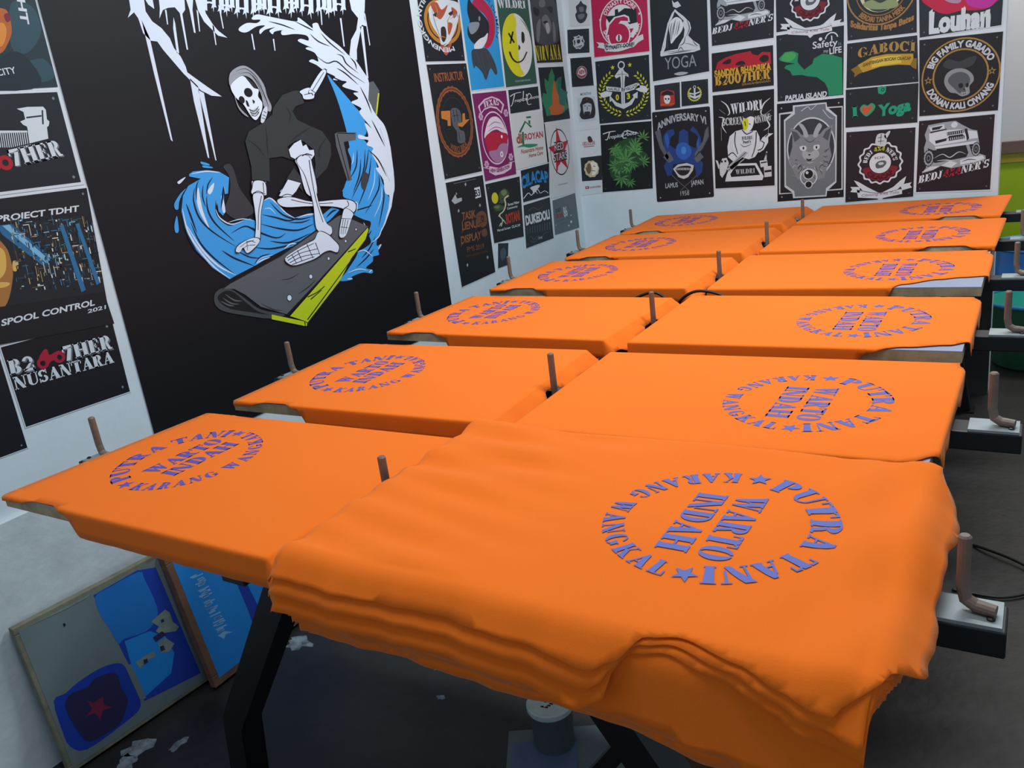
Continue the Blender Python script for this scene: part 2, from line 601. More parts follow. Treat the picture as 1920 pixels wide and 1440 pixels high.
GL = {
    'I': (0.44, stem(0.085)),
    'P': (0.82, stem(0.085) + [ARC(0.42, 0.725, 0.36, 0.275, 0.09, 0.19, -82, 82)]),
    'R': (0.90, stem(0.085) + [ARC(0.42, 0.74, 0.36, 0.26, 0.09, 0.18, -82, 82), [(0.42, 0.50), (0.60, 0.50), (0.76, 0.10), (0.88, 0.09), (0.88, 0), (0.58, 0)]]),
    'U': (0.88, [RC(0.10, 0.32, 0.37, 1), RC(0.0, 0.93, 0.45, 1), ARC(0.46, 0.33, 0.36, 0.33, 0.10, 0.25, 182, 268), ARC(0.46, 0.33, 0.36, 0.33, 0.27, 0.25, 272, 360), RC(0.73, 0.33, 0.82, 1), RC(0.64, 0.93, 0.90, 1)]),
    'T': (0.84, stem(0.285, y1=0.93) + [RC(0, 0.91, 0.25, 1), RC(0.60, 0.91, 0.84, 1), RC(0, 0.68, 0.07, 1), RC(0.77, 0.68, 0.84, 1), RC(0.285, 0.9, 0.555, 1)]),
    'A': (0.92, [[(0.44, 1), (0.58, 1), (0.88, 0.05), (0.56, 0.05), (0.38, 0.72)], [(0.36, 0.80), (0.42, 0.70), (0.17, 0.05), (0.09, 0.05)], RC(0.0, 0, 0.28, 0.07), RC(0.50, 0, 0.94, 0.07), RC(0.24, 0.27, 0.46, 0.35)]),
    'N': (0.98, [RC(0.10, 0, 0.19, 0.93), RC(0, 0, 0.29, 0.07), [(0.0, 1), (0.34, 1), (0.86, 0.0), (0.60, 0.0)], RC(0.78, 0.22, 0.87, 1), RC(0.68, 0.93, 0.98, 1)]),
    'W': (1.24, [[(0.06, 0.96), (0.38, 0.96), (0.52, 0.28), (0.46, 0.0), (0.36, 0.0)], [(0.50, 0.96), (0.80, 0.96), (0.94, 0.28), (0.88, 0.0), (0.78, 0.0)], [(0.52, 0.36), (0.62, 0.66), (0.58, 0.74), (0.49, 0.40)], [(0.92, 0.24), (1.14, 0.96), (1.05, 0.96), (0.90, 0.40)], RC(0, 0.93, 0.44, 1), RC(0.46, 0.93, 0.88, 1), RC(0.96, 0.93, 1.24, 1)]),
    'O': (0.92, [ARC(0.44, 0.5, 0.43, 0.5, 0.14, 0.42, 94, 266, 18), ARC(0.48, 0.5, 0.43, 0.5, 0.14, 0.42, -86, 86, 18)]),
    'D': (0.90, stem(0.085) + [ARC(0.42, 0.5, 0.45, 0.5, 0.16, 0.42, -84, 84, 18)]),
    'H': (1.02, stem(0.085) + stem(0.665) + [RC(0.36, 0.46, 0.66, 0.54)]),
    'G': (0.94, [ARC(0.44, 0.5, 0.43, 0.5, 0.14, 0.42, 94, 266, 18), ARC(0.48, 0.5, 0.38, 0.5, 0.26, 0.42, 25, 86, 10), ARC(0.48, 0.5, 0.38, 0.5, 0.26, 0.42, 274, 318, 8), RC(0.62, 0.10, 0.86, 0.44), RC(0.52, 0.38, 0.92, 0.45)]),
    'K': (0.96, stem(0.085) + [[(0.38, 0.46), (0.70, 0.95), (0.80, 0.95), (0.48, 0.46)], RC(0.62, 0.93, 0.94, 1), [(0.40, 0.54), (0.60, 0.62), (0.92, 0.05), (0.62, 0.05)], RC(0.54, 0, 0.98, 0.07)]),
    'L': (0.76, stem(0.085) + [RC(0.38, 0, 0.74, 0.08), RC(0.66, 0, 0.74, 0.36)]),
    'B': (0.86, stem(0.085) + [ARC(0.42, 0.76, 0.32, 0.24, 0.09, 0.16, -84, 84), ARC(0.42, 0.27, 0.38, 0.27, 0.09, 0.19, -84, 84)]),
    'E': (0.80, stem(0.085) + [RC(0.36, 0.92, 0.74, 1), RC(0.36, 0, 0.76, 0.08), RC(0.36, 0.46, 0.58, 0.54), RC(0.66, 0.70, 0.74, 1), RC(0.68, 0, 0.76, 0.30), RC(0.52, 0.36, 0.59, 0.64)]),
    'S': (0.78, [ARC(0.38, 0.72, 0.34, 0.28, 0.12, 0.16, 20, 250), ARC(0.40, 0.28, 0.34, 0.28, 0.12, 0.16, -160, 80), RC(0.62, 0.66, 0.70, 1), RC(0.06, 0, 0.14, 0.34)]),
    '7': (0.74, [RC(0.02, 0.80, 0.72, 1), RC(0.02, 0.62, 0.12, 1), [(0.44, 0.82), (0.72, 0.86), (0.46, 0.0), (0.16, 0.0)]]),
    '2': (0.76, [ARC(0.37, 0.70, 0.35, 0.30, 0.12, 0.18, -30, 175), [(0.66, 0.55), (0.44, 0.50), (0.02, 0.08), (0.02, 0.0), (0.36, 0.16)], RC(0.02, 0, 0.74, 0.18), RC(0.64, 0.0, 0.74, 0.36)]),
    '0': (0.80, [ARC(0.39, 0.5, 0.38, 0.5, 0.12, 0.34, 90, 270, 14), ARC(0.39, 0.5, 0.38, 0.5, 0.12, 0.34, -90, 90, 14)]),
    '4': (0.80, [RC(0.42, 0, 0.66, 1), [(0.0, 0.34), (0.0, 0.22), (0.78, 0.22), (0.78, 0.36), (0.16, 0.36), (0.42, 0.84), (0.42, 1.0)]]),
    'X': (0.90, [[(0.04, 1), (0.34, 1), (0.86, 0), (0.56, 0)], [(0.66, 1), (0.84, 1), (0.22, 0), (0.04, 0)]]),
    'J': (0.66, [RC(0.26, 0.25, 0.52, 1), RC(0.18, 0.93, 0.60, 1), ARC(0.27, 0.26, 0.25, 0.26, 0.07, 0.14, 180, 360)]),
    'Y': (0.90, [RC(0.32, 0, 0.58, 0.45), [(0.02, 1), (0.32, 1), (0.58, 0.42), (0.34, 0.42)], [(0.70, 1), (0.86, 1), (0.56, 0.42), (0.48, 0.46)], RC(0.24, 0, 0.66, 0.07)]),
    'C': (0.90, [ARC(0.46, 0.5, 0.45, 0.5, 0.17, 0.40, 40, 320, 26), RC(0.74, 0.62, 0.84, 1)]),
    'M': (1.16, [RC(0.10, 0, 0.19, 0.95), RC(0, 0, 0.30, 0.07), RC(0, 0.93, 0.3, 1), [(0.10, 1), (0.38, 1), (0.62, 0.2), (0.50, 0)], [(0.50, 0), (0.60, 0.05), (0.82, 1), (0.74, 1)], RC(0.78, 0, 1.05, 1), RC(0.70, 0, 1.14, 0.07)]),
    'V': (0.92, [[(0.02, 1), (0.34, 1), (0.56, 0.2), (0.42, 0)], [(0.72, 1), (0.88, 1), (0.52, 0), (0.46, 0.1)]]),
    "'": (0.24, [[(0.06, 1), (0.22, 1), (0.14, 0.66)]]),
    '.': (0.24, [RC(0.05, 0, 0.2, 0.16)]),
    ' ': (0.50, []),
}
STAR = []
for i in range(10):
    a = math.radians(90 + 36 * i)
    rr = 0.56 if i % 2 == 0 else 0.24
    STAR.append((0.5 + rr * math.cos(a), 0.5 + rr * math.sin(a)))


def slab(text, track=0.06):
    """(polygons, width) with cap height 1"""
    x, out = 0.0, []
    for ch in text:
        w_, ps = GL.get(ch, GL[' '])
        out += [[(px + x, py) for px, py in p] for p in ps]
        x += w_ + track
    return out, x - track


def dens(p, step):
    o = []
    for i in range(len(p)):
        a, b_ = p[i], p[(i + 1) % len(p)]
        n = max(1, int(math.hypot(b_[0] - a[0], b_[1] - a[1]) / step))
        o += [(a[0] + (b_[0] - a[0]) * k / n, a[1] + (b_[1] - a[1]) * k / n) for k in range(n)]
    return o


def ring_print():
    """polygons of the round chest print; circle radius 1, WARTO reads along +x, tops towards +y"""
    P = []

    def bend(text, r0, r1, a0, a1, bottom=False, track=0.1):
        ps, w_ = slab(text, track)
        for p in ps:
            q = []
            for x, y in dens(p, 0.12):
                if not bottom:
                    a = math.radians(a0 + (a1 - a0) * x / w_)
                    r_ = r0 + (r1 - r0) * y
                else:
                    a = math.radians(a0 + (a1 - a0) * x / w_)
                    r_ = r1 - (r1 - r0) * y
                q.append((r_ * math.cos(a), r_ * math.sin(a)))
            P.append(q)
    bend('PUTRA', 0.755, 1.0, 161, 75, track=0.11)
    bend('TANI', 0.755, 1.0, 67, 11, track=0.11)
    bend('KARANG', 0.79, 0.985, 184, 255, True, 0.2)
    bend('WANGKAL', 0.79, 0.985, 262, 353, True, 0.2)
    for ang in (172.5, 2.5):
        a = math.radians(ang)
        for_ = [(x - 0.5, y - 0.5) for x, y in STAR]
        P.append([(0.90 * math.cos(a) + 0.20 * (x * math.cos(a) - y * math.sin(a)), 0.90 * math.sin(a) + 0.20 * (x * math.sin(a) + y * math.cos(a))) for x, y in for_])
    for text, yb, x0, x1 in (('WARTO', 0.025, -0.53, 0.64), ('INDAH', -0.33, -0.50, 0.60)):
        ps, w_ = slab(text, 0.05)
        k = (x1 - x0) / w_
        P.extend([[(x0 + px * k, yb + py * 0.275) for px, py in p] for p in ps])
    return P


RING = ring_print()


def tri(poly):
    """triangulate one simple polygon"""
    v3 = [Vector((p[0], p[1], 0)) for p in poly]
    return tessellate_polygon([v3])


def chest_print(parent, centre, radius, side, surf, m, label=None):
    """print lying on the cloth; surf(x, y) gives the cloth height"""
    vs, fs = [], []
    for p in RING:
        p = dens(p, 0.055)
        k = len(vs)
        for u, v in p:
            if side == 'L':
                x, y = centre[0] - v * radius, centre[1] + u * radius
            else:
                x, y = centre[0] + v * radius, centre[1] - u * radius
            vs.append((x, y, surf(x, y) + 0.0004))
        for t in tri(p):
            a, b_, c = (t[0] + k, t[1] + k, t[2] + k)
            n = (vs[b_][0] - vs[a][0]) * (vs[c][1] - vs[a][1]) - (vs[b_][1] - vs[a][1]) * (vs[c][0] - vs[a][0])
            fs.append((a, b_, c) if n > 0 else (a, c, b_))
    b = MB()
    b.add(vs, fs, m)
    o = b.build('chest_print', parent, (centre[0], centre[1], surf(centre[0], centre[1])))
    o['label'] = label or 'round violet stencil lettering printed on the orange cloth'
    return o


# ------------------------------------------------------------------ the eleven shirts lying flat on their boards
LABL = ('', 'smooth orange printed shirt at the front left, beside the stack of shirts',
        'orange printed shirt second from the front in the column by the banner',
        'orange printed shirt third from the front in the column by the banner',
        'orange printed shirt fourth from the front in the column by the left wall',
        'orange printed shirt fifth from the front in the column by the left wall',
        'orange printed shirt farthest from the camera in the column by the left wall')
LABR = ('', '', 'smooth orange printed shirt directly behind the wrinkled stack, in the right column',
        'orange printed shirt third from the front in the right column',
        'orange printed shirt fourth in the right column, wide grey board wedge uncovered',
        'orange printed shirt fifth from the front in the right column',
        'orange printed shirt farthest back in the right column')


def flat_near(k, cut):
    """overhang along the near or far side of a panel (s in metres from the neck end): shoulder tip, armhole, side seam"""
    return lambda s: pw([(0.0, 0.012 * k), (0.045, 0.010 * k), (0.10, -0.001 - cut), (0.145, -0.002 - cut), (0.185, 0.012 - cut * 0.6), (0.215, 0.046), (1.0, 0.048)], s)


for r in range(1, 7):
    q = QUADS[('L', r)]
    T_ = PW * U
    t0 = ((r - 1) * PITCH + 0.42) * U - q['NR'].y
    hem = (lambda t0, ph: (lambda t: 0.050 + 0.005 * math.sin(t * 40 + ph) - 0.0255 * math.exp(-((t - t0) / 0.042) ** 4)))(t0, r * 1.7)
    c = Cloth(q, 'L', flat_near(1.2 if r > 1 else 1.0, 0.0), flat_near(1.0, 0.0), lambda t: -0.001, hem,
              flare_hem=0.70, rip=0.0005, seed=r, ruf=0.0035, edgef=lambda cs, ct, ux, uy: 0.0)
    sh = c.mesh('shirt', LABL[r], 'shirt', 'orange shirts laid flat on the printing boards')
    ctr = (c.bil(0.405 * U, 0.43 * U))
    chest_print(sh, (ctr.x, ctr.y), 0.262 * U, 'L', lambda x, y: TOP, PRINT)

RCUT = {2: (0.0, 0.0), 3: (0.020, 0.0), 4: (0.060, 0.0), 5: (0.0, 0.0), 6: (0.0, 0.0)}
NEAR_R = {
    2: lambda s: pw([(-0.03, -0.060), (0.0, -0.022), (0.03, 0.004), (0.10, 0.022), (0.18, 0.034), (0.30, 0.034), (1, 0.034)], s),
    3: lambda s: pw([(0.0, -0.056), (0.03, -0.034), (0.10, -0.014), (0.165, 0.012), (0.20, 0.044), (1, 0.048)], s),
    4: lambda s: pw([(0.0, -0.112), (0.05, -0.100), (0.10, -0.080), (0.175, -0.030), (0.215, 0.040), (1, 0.048)], s),
    5: lambda s: pw([(0.0, 0.020), (0.035, 0.016), (0.085, -0.002), (0.16, -0.002), (0.19, 0.012), (0.225, 0.046), (1, 0.046)], s),
    6: lambda s: pw([(0.0, 0.020), (0.035, 0.016), (0.085, -0.002), (0.16, -0.002), (0.19, 0.012), (0.225, 0.046), (1, 0.046)], s),
}
NECK_R = {
    2: lambda t: pw([(-0.02, -0.030), (0.03, 0.010), (0.065, 0.040), (0.10, 0.030), (0.13, 0.034), (0.16, 0.020), (0.26, 0.020), (0.31, 0.036), (0.37, 0.022), (0.425, -0.006)], t),
    3: lambda t: pw([(0.04, 0.012), (0.075, 0.036), (0.085, 0.026), (0.12, 0.034), (0.135, 0.026), (0.16, 0.019), (0.25, 0.019), (0.28, 0.040), (0.33, 0.028), (0.42, -0.012)], t),
    4: lambda t: pw([(0.0, 0.014), (0.13, 0.020), (0.15, 0.012), (0.27, 0.018), (0.33, 0.014), (0.42, -0.012)], t),
    5: lambda t: 0.006, 6: lambda t: 0.006,
}
for r in range(2, 7):
    q = QUADS[('R', r)]
    t0 = ((r - 1) * PITCH + 0.42) * U - q['NL'].y
    hem = (lambda t0, ph: (lambda t: 0.040 + 0.003 * math.sin(t * 37 + ph) - 0.026 * math.exp(-((t - t0) / 0.048) ** 4)))(t0, r * 2.1)
    c = Cloth(q, 'R', NEAR_R[r], flat_near(1.0, 0.0) if r != 2 else (lambda s: 0.04), NECK_R[r], hem, flare_hem=0.0, rip=0.0004, seed=r + 3)
    sh = c.mesh('shirt', LABR[r], 'shirt', 'orange shirts laid flat on the printing boards')
    g = gridquad('R', r)
    cx, cy = 2.312, (r - 1) * PITCH + 0.396
    chest_print(sh, (cx * U, cy * U), 0.268 * U, 'R', lambda x, y: TOP, PRINT if r > 3 else PRINTB)

# ------------------------------------------------------------------ the stack of shirts on the front right board
q1 = QUADS[('R', 1)]
NST = 10
STEP = 0.0036


def wrinkle(amp, seed):
    def f(s, t):
        # s runs from the neck (right) to the hem (left); long folds radiate from the hem end towards the print
        x, y = s, t
        z = 0.0
        h = max(0.0, min(1.0, (x - 0.34) / 0.16))
        z += h * 0.0028 * math.sin(y * 58 + 9 * (x - 0.5) + seed) * (0.6 + 0.4 * math.sin(y * 17 + x * 5))
        z += h * 0.0018 * math.sin(y * 104 - 22 * (x - 0.4) + 1.3)
        n = max(0.0, 1 - x / 0.11)
        z += n * 0.0030 * math.sin(y * 30 + x * 40 + 0.5)
        z += n * 0.0022 * math.sin(x * 95 - y * 12)
        z += 0.0012 * math.sin(x * 17 + seed) * math.sin(y * 21 + 2 * seed)
        return amp * z
    return f


for k in range(NST):
    top = k == NST - 1
    fr = k / (NST - 1)
    zk = TOP + 0.001 + STEP * k
    rr = random.Random(40 + k)
    ph = rr.uniform(0, 6)
    drop = 0.090 - 0.004 * fr + rr.uniform(-0.006, 0.006)

    def near(s, k=k, drop=drop, ph=ph, top=top, fr=fr):
        sag = 0.008 * math.sin(s * 11 + ph) * (1 - 0.6 * fr)
        if k >= NST - 3:
            j = NST - 1 - k
            return 0.006 * j + pw([(0.0, 0.058), (0.02, 0.052), (0.06, 0.036), (0.10, 0.022), (0.155, 0.008), (0.185, 0.014), (0.215, 0.046), (0.235, 0.057), (0.30, 0.050), (0.42, 0.046), (0.64, 0.050)], s - 0.006 * j) + (0.010 * j if s > 0.22 else 0.0)
        return drop + sag + pw([(0.0, 0.070), (0.06, 0.040), (0.12, 0.018), (0.2, 0.006), (0.3, 0.0), (0.5, -0.012), (0.64, 0.002)], s)

    def far(s):
        return 0.020

    def neck(t, fr=fr, top=top, ph=ph):
        if top:
            return pw([(-0.056, -0.016), (0.0, 0.018), (0.05, 0.055), (0.12, 0.054), (0.17, 0.049), (0.24, 0.050), (0.30, 0.058), (0.36, 0.052), (0.42, 0.020)], t)
        c_ = 0.014 + 0.030 * fr
        return pw([(0.0, 0.010), (0.02, 0.022), (0.07, 0.046), (0.14, c_), (0.27, c_), (0.33, 0.036), (0.42, 0.008)], t) + 0.003 * math.sin(ph)

    def hem(t, ph=ph, fr=fr):
        return 0.020 + 0.020 * fr + 0.004 * math.sin(t * 30 + ph) - (0.012 + 0.022 * fr) * math.exp(-((t - 0.21) / 0.045) ** 4)

    rho = 0.006 + 0.0030 * k
    wf = wrinkle(1.5 * fr, 0.7)
    ext = 0.0007 * k
    c = Cloth(q1, 'R', near, far, neck, hem, z=zk, rho=rho, flare=(0.03, 0.04, 0.05, 0.06, 0.07, 0.09, 0.12, 0.50, 0.60, 0.70)[k], flare_hem=0.02, rip=0.0013, seed=0.9, topf=wf, spacing=0.014 if k > 5 else 0.024)
    names = ('bottom', 'second from the bottom', 'third from the bottom', 'fourth from the bottom', 'fifth from the bottom', 'fifth from the top', 'fourth from the top', 'third from the top', 'directly under the printed one', 'top')
    lab = 'orange shirt with round blue print, wrinkled, topmost of the front stack' if top else 'unprinted orange shirt edge in the front stack, %s' % names[k]
    sh = c.mesh('shirt', lab, 'shirt', 'stacked orange shirts', thick=0.0009)
    if top:
        n0, n1, f1, f0 = c.c

        def surf(x, y, c=c):
            d = Vector((x, y)) - c.c[0]
            s = d.dot(c.es)
            t = d.dot(c.et)
            return c.at(min(max(s, 0), c.S), min(max(t, 0), c.T)).z + 0.0007
        chest_print(sh, (2.345 * U, 0.425 * U), 0.268 * U, 'R', surf, PRINTB, 'round blue stencil lettering printed on the orange cloth')

# ------------------------------------------------------------------ printed sheets on the walls
TXT = {}


def sans(text, bold=0.0):
    """triangulated text in the built-in face: (verts, tris, width), cap height 1"""
    key = (text, bold)
    if key not in TXT:
        cu = bpy.data.curves.new('text', 'FONT')
        cu.body = text
        cu.size = 1.0
        cu.offset = bold
        cu.resolution_u = 3
        o = bpy.data.objects.new('text', cu)
        me = o.to_mesh()
        vs = [(v.co.x / 0.70, v.co.y / 0.70) for v in me.vertices]
        fs = [tuple(p.vertices) for p in me.polygons]
        o.to_mesh_clear()
        bpy.data.objects.remove(o)
        bpy.data.curves.remove(cu)
        if not vs:
            vs = [(0, 0)]
        x0 = min(v[0] for v in vs)
        x1 = max(v[0] for v in vs)
        TXT[key] = ([(x - x0, y) for x, y in vs], fs, max(1e-6, x1 - x0))
    return TXT[key]


def smooth(pts, closed=True, n=4):
    o = []
    N = len(pts)
    rng = range(N) if closed else range(N - 1)
    for i in rng:
        if closed:
            p0, p1, p2, p3 = pts[i - 1], pts[i], pts[(i + 1) % N], pts[(i + 2) % N]
        else:
            p0, p1, p2, p3 = pts[max(0, i - 1)], pts[i], pts[i + 1], pts[min(N - 1, i + 2)]
        for k in range(n):
            t = k / n
            o.append(tuple(0.5 * (2 * p1[j] + (p2[j] - p0[j]) * t + (2 * p0[j] - 5 * p1[j] + 4 * p2[j] - p3[j]) * t * t + (3 * p1[j] - p0[j] - 3 * p2[j] + p3[j]) * t ** 3) for j in (0, 1)))
    if not closed:
        o.append(pts[-1])
    return o


class Art:
    """one printed sheet on a wall: plane 'L' (left wall) or 'B' (back wall); artwork is ink polygons on the sheet"""
    STEP = 0.00006

    def __init__(self, plane, quad_, paper, border=None, bw=0.02, lift=0.0006, thick=0.0007, rounded=False):
        self.pl = plane
        self.b = MB()
        self.base = lift + thick
        self.n = 0
        self.zoom(0, 0, 1)
        self.q = [self.raw(*p) for p in quad_]
        c = [sum(p[i] for p in self.q) / 4 for i in (0, 1)]
        self.c = c
        qq = list(self.q)
        if rounded:
            o = []
            for i in range(4):
                a, p, d = qq[i - 1], qq[i], qq[(i + 1) % 4]
                for f_, e in ((0.06, a), (0.02, a), (0.02, d), (0.06, d)):
                    k = f_ * (1.0 if abs(e[0] - p[0]) > abs(e[1] - p[1]) else 0.65)
                    o.append((p[0] + (e[0] - p[0]) * k, p[1] + (e[1] - p[1]) * k))
            qq = o
        n = len(qq)
        m_ = ink(border or paper)
        vs = [self.w3(p, lift) for p in qq] + [self.w3(p, lift + thick) for p in qq]
        fs = [tuple(range(n, 2 * n))] + [(i, (i + 1) % n, n + (i + 1) % n, n + i) for i in range(n)]
        self.b.add(vs, fs, m_)
        self.uv()
        if border:
            h = (self.q[3][1] - self.q[0][1])
            wd = abs(self.q[1][0] - self.q[0][0])
            hh = abs(h)
            a, d = bw * 100 * hh / wd, bw * 100
            self.poly(paper, [(a, d), (100 - a, d), (100 - a, 100 - d), (a, 100 - d)])

    def raw(self, px, py):
        if self.pl == 'L':
            p = on_x(px, py, XW)
            return (p.y, p.z)
        p = on_y(px, py, YB)
        return (p.x, p.z)

    def w3(self, p, d):
        if self.pl == 'L':
            return (XW + d, p[0], p[1])
        return (p[0], YB - d, p[1])

    def zoom(self, x0, y0, k):
        self.map = lambda x, y: self.raw(x0 + x / k, y0 + y / k)
        return self

    def uv(self):
        q = self.q

        def f(u, v):
            u /= 100.0
            v /= 100.0
            return tuple((q[0][i] * (1 - u) + q[1][i] * u) * (1 - v) + (q[3][i] * (1 - u) + q[2][i] * u) * v for i in (0, 1))
        self.map = f
        return self

    def size(self, x, y, r):
        a, b_ = self.map(x, y), self.map(x, y + r)
        return math.hypot(a[0] - b_[0], a[1] - b_[1])

    def emit(self, colr, polys, tris=None):
        """polys: list of wall-plane polygons, or a ready triangle mesh (verts, faces)"""
        self.n += 1
        d = self.base + self.n * self.STEP
        m_ = ink(colr)
        if tris is not None:
            self.b.add([self.w3(p, d) for p in polys], tris, m_)
            return
        for p in polys:
            if len(p) < 3:
                continue
            if len(p) > 9:
                vs, _, fs, *_x = delaunay_2d_cdt([Vector(v) for v in p], [], [list(range(len(p)))], 1, 1e-7)
                self.b.add([self.w3(v, d) for v in vs], [list(f) for f in fs], m_)
            else:
                self.b.add([self.w3(v, d) for v in p], [tuple(t) for t in tri(p)], m_)

    def poly(self, colr, *polys, s=0):
        self.emit(colr, [[self.map(*v) for v in (smooth(p) if s else p)] for p in polys])

    def line(self, colr, w0, *paths, w1=None, s=1):
        out = []
        for p in paths:
            p = smooth(p, False) if s and len(p) > 2 else p
            L, R = [], []
            for i, v in enumerate(p):
                a, b_ = p[max(0, i - 1)], p[min(len(p) - 1, i + 1)]
                dx, dy = b_[0] - a[0], b_[1] - a[1]
                n = math.hypot(dx, dy) or 1
                t = i / (len(p) - 1)
                w_ = (w0 + ((w1 if w1 is not None else w0) - w0) * t) / 2
                if w1 == -1:
                    w_ = w0 / 2 * max(0.05, math.sin(math.pi * (0.04 + 0.92 * t)))
                L.append((v[0] - dy / n * w_, v[1] + dx / n * w_))
                R.append((v[0] + dy / n * w_, v[1] - dx / n * w_))
            for i in range(len(p) - 1):
                out.append([L[i], L[i + 1], R[i + 1], R[i]])
        self.emit(colr, [[self.map(*v) for v in p] for p in out])

    def kxw(self, x, y, r, kx):
        if kx is None:
            return 1.0
        return abs(self.map(x + kx * r, y)[0] - self.map(x - kx * r, y)[0]) / 2 / self.size(x, y, r)

    def disc(self, colr, x, y, r, ri=0.0, kx=None, a0=0, a1=360, n=36, wob=0.0, wn=12):
        """true circle or ring in the wall plane; kx gives the seen width to height of an ellipse"""
        c = self.map(x, y)
        R_ = self.size(x, y, r)
        k = R_ / r
        kx = self.kxw(x, y, r, kx)
        o = []
        for i in range(n + 1):
            a = math.radians(a0 + (a1 - a0) * i / n)
            q = R_ * (1 + wob * math.cos(wn * a))
            o.append((c[0] + q * kx * math.cos(a), c[1] + q * math.sin(a)))
        if ri:
            ps = []
            I = []
            for i in range(n + 1):
                a = math.radians(a0 + (a1 - a0) * i / n)
                q = ri * k * (1 + wob * math.cos(wn * a))
                I.append((c[0] + q * kx * math.cos(a), c[1] + q * math.sin(a)))
            for i in range(n):
                ps.append([o[i], o[i + 1], I[i + 1], I[i]])
            self.emit(colr, ps)
        else:
            self.emit(colr, [o[:-1] if abs(a1 - a0) >= 360 else o + ([c] if abs(a1 - a0) > 180 else [])])

    def text(self, s, A, B, h, colr, font='sans', shear=0.0, bold=0.012, track=0.06, arch=0.0):
        """baseline A..B and cap height h in current coordinates"""
        a, b_ = self.map(*A), self.map(*B)
        ex = (b_[0] - a[0], b_[1] - a[1])
        L = math.hypot(*ex)
        ex = (ex[0] / L, ex[1] / L)
        ey = (-ex[1], ex[0])
        H = self.size(A[0], A[1], h)
        if font == 'slab':
            ps, w_ = slab(s, track)
            f = lambda x, y: self._pt(a, ex, ey, x / w_ * L + y * H * shear, y * H + arch * H * (1 - (2 * x / w_ - 1) ** 2))
            self.emit(colr, [[f(x, y) for x, y in (dens(p, 0.4) if arch else p)] for p in ps])
        else:
            vs, fs, w_ = sans(s, bold)
            self.emit(colr, [self._pt(a, ex, ey, x / w_ * L + y * H * shear, y * H + arch * H * (1 - (2 * x / w_ - 1) ** 2)) for x, y in vs], fs)

    @staticmethod
    def _pt(a, ex, ey, u, v):
        return (a[0] + ex[0] * u + ey[0] * v, a[1] + ex[1] * u + ey[1] * v)

    def arc(self, s, x, y, r, h, a0, a1, colr, font='sans', bottom=False, bold=0.012, track=0.08, kx=None):
        """text round a true circle; angles in degrees counter-clockwise from the right"""
        c = self.map(x, y)
        R_ = self.size(x, y, r)
        H = self.size(x, y, h)
        kx = self.kxw(x, y, r, kx)
        if font == 'slab':
            ps, w_ = slab(s, track)
        else:
            vs, fs, w_ = sans(s, bold)

        def f(u, v):
            a = math.radians(a0 + (a1 - a0) * u / w_)
            q = R_ + (-(v * H) + H if bottom else v * H)
            return (c[0] + q * kx * math.cos(a), c[1] + q * math.sin(a))
        if font == 'slab':
            self.emit(colr, [[f(u, v) for u, v in dens(p, 0.5)] for p in ps])
        else:
            self.emit(colr, [f(u, v) for u, v in vs], fs)

    def star(self, colr, x, y, r, rot=0, k=0.42, kx=None):
        c = self.map(x, y)
        R_ = self.size(x, y, r)
        kx = self.kxw(x, y, r, kx)
        o = []
        for i in range(10):
            a = math.radians(90 + 36 * i + rot)
            q = R_ * (1 if i % 2 == 0 else k)
            o.append((c[0] + q * kx * math.cos(a), c[1] + q * math.sin(a)))
        self.emit(colr, [o])

    def tacks(self, colr='#7c8588', ins=7, only=None):
        """the small glue and pin marks near the corners"""
        wd = math.hypot(self.q[1][0] - self.q[0][0], self.q[1][1] - self.q[0][1])
        hh = math.hypot(self.q[3][0] - self.q[0][0], self.q[3][1] - self.q[0][1])
        self.uv()
        iu, iv = ins, ins * wd / hh
        P = [(iu, iv), (100 - iu, iv), (100 - iu, 100 - iv), (iu, 100 - iv)]
        r = 1.1 * wd / hh
        self.poly(colr, *[[(u - 1.3, v), (u, v - r * 1.3), (u + 1.3, v), (u, v + r * 1.3)] for i, (u, v) in enumerate(P) if only is None or i in only])

    def done(self, label, name='poster', cat='poster', group=None):
        o = self.b.build(name, None, self.w3(self.c, 0))
        return tag(o, label, cat, group)


GL_, GB_ = 'posters on the left wall', 'posters on the back wall'
BK, WH, GY = '#1b2329', '#d3dbe0', '#8d979d'

# ------------------------------------------------------------------ the big black banner with the skeleton riding a wave
def to_px(p):
    d = Vector(p) - CAM
    return (960 + FPX * d.dot(RT) / d.dot(FW), 720 + FPX * d.dot(DN) / d.dot(FW))


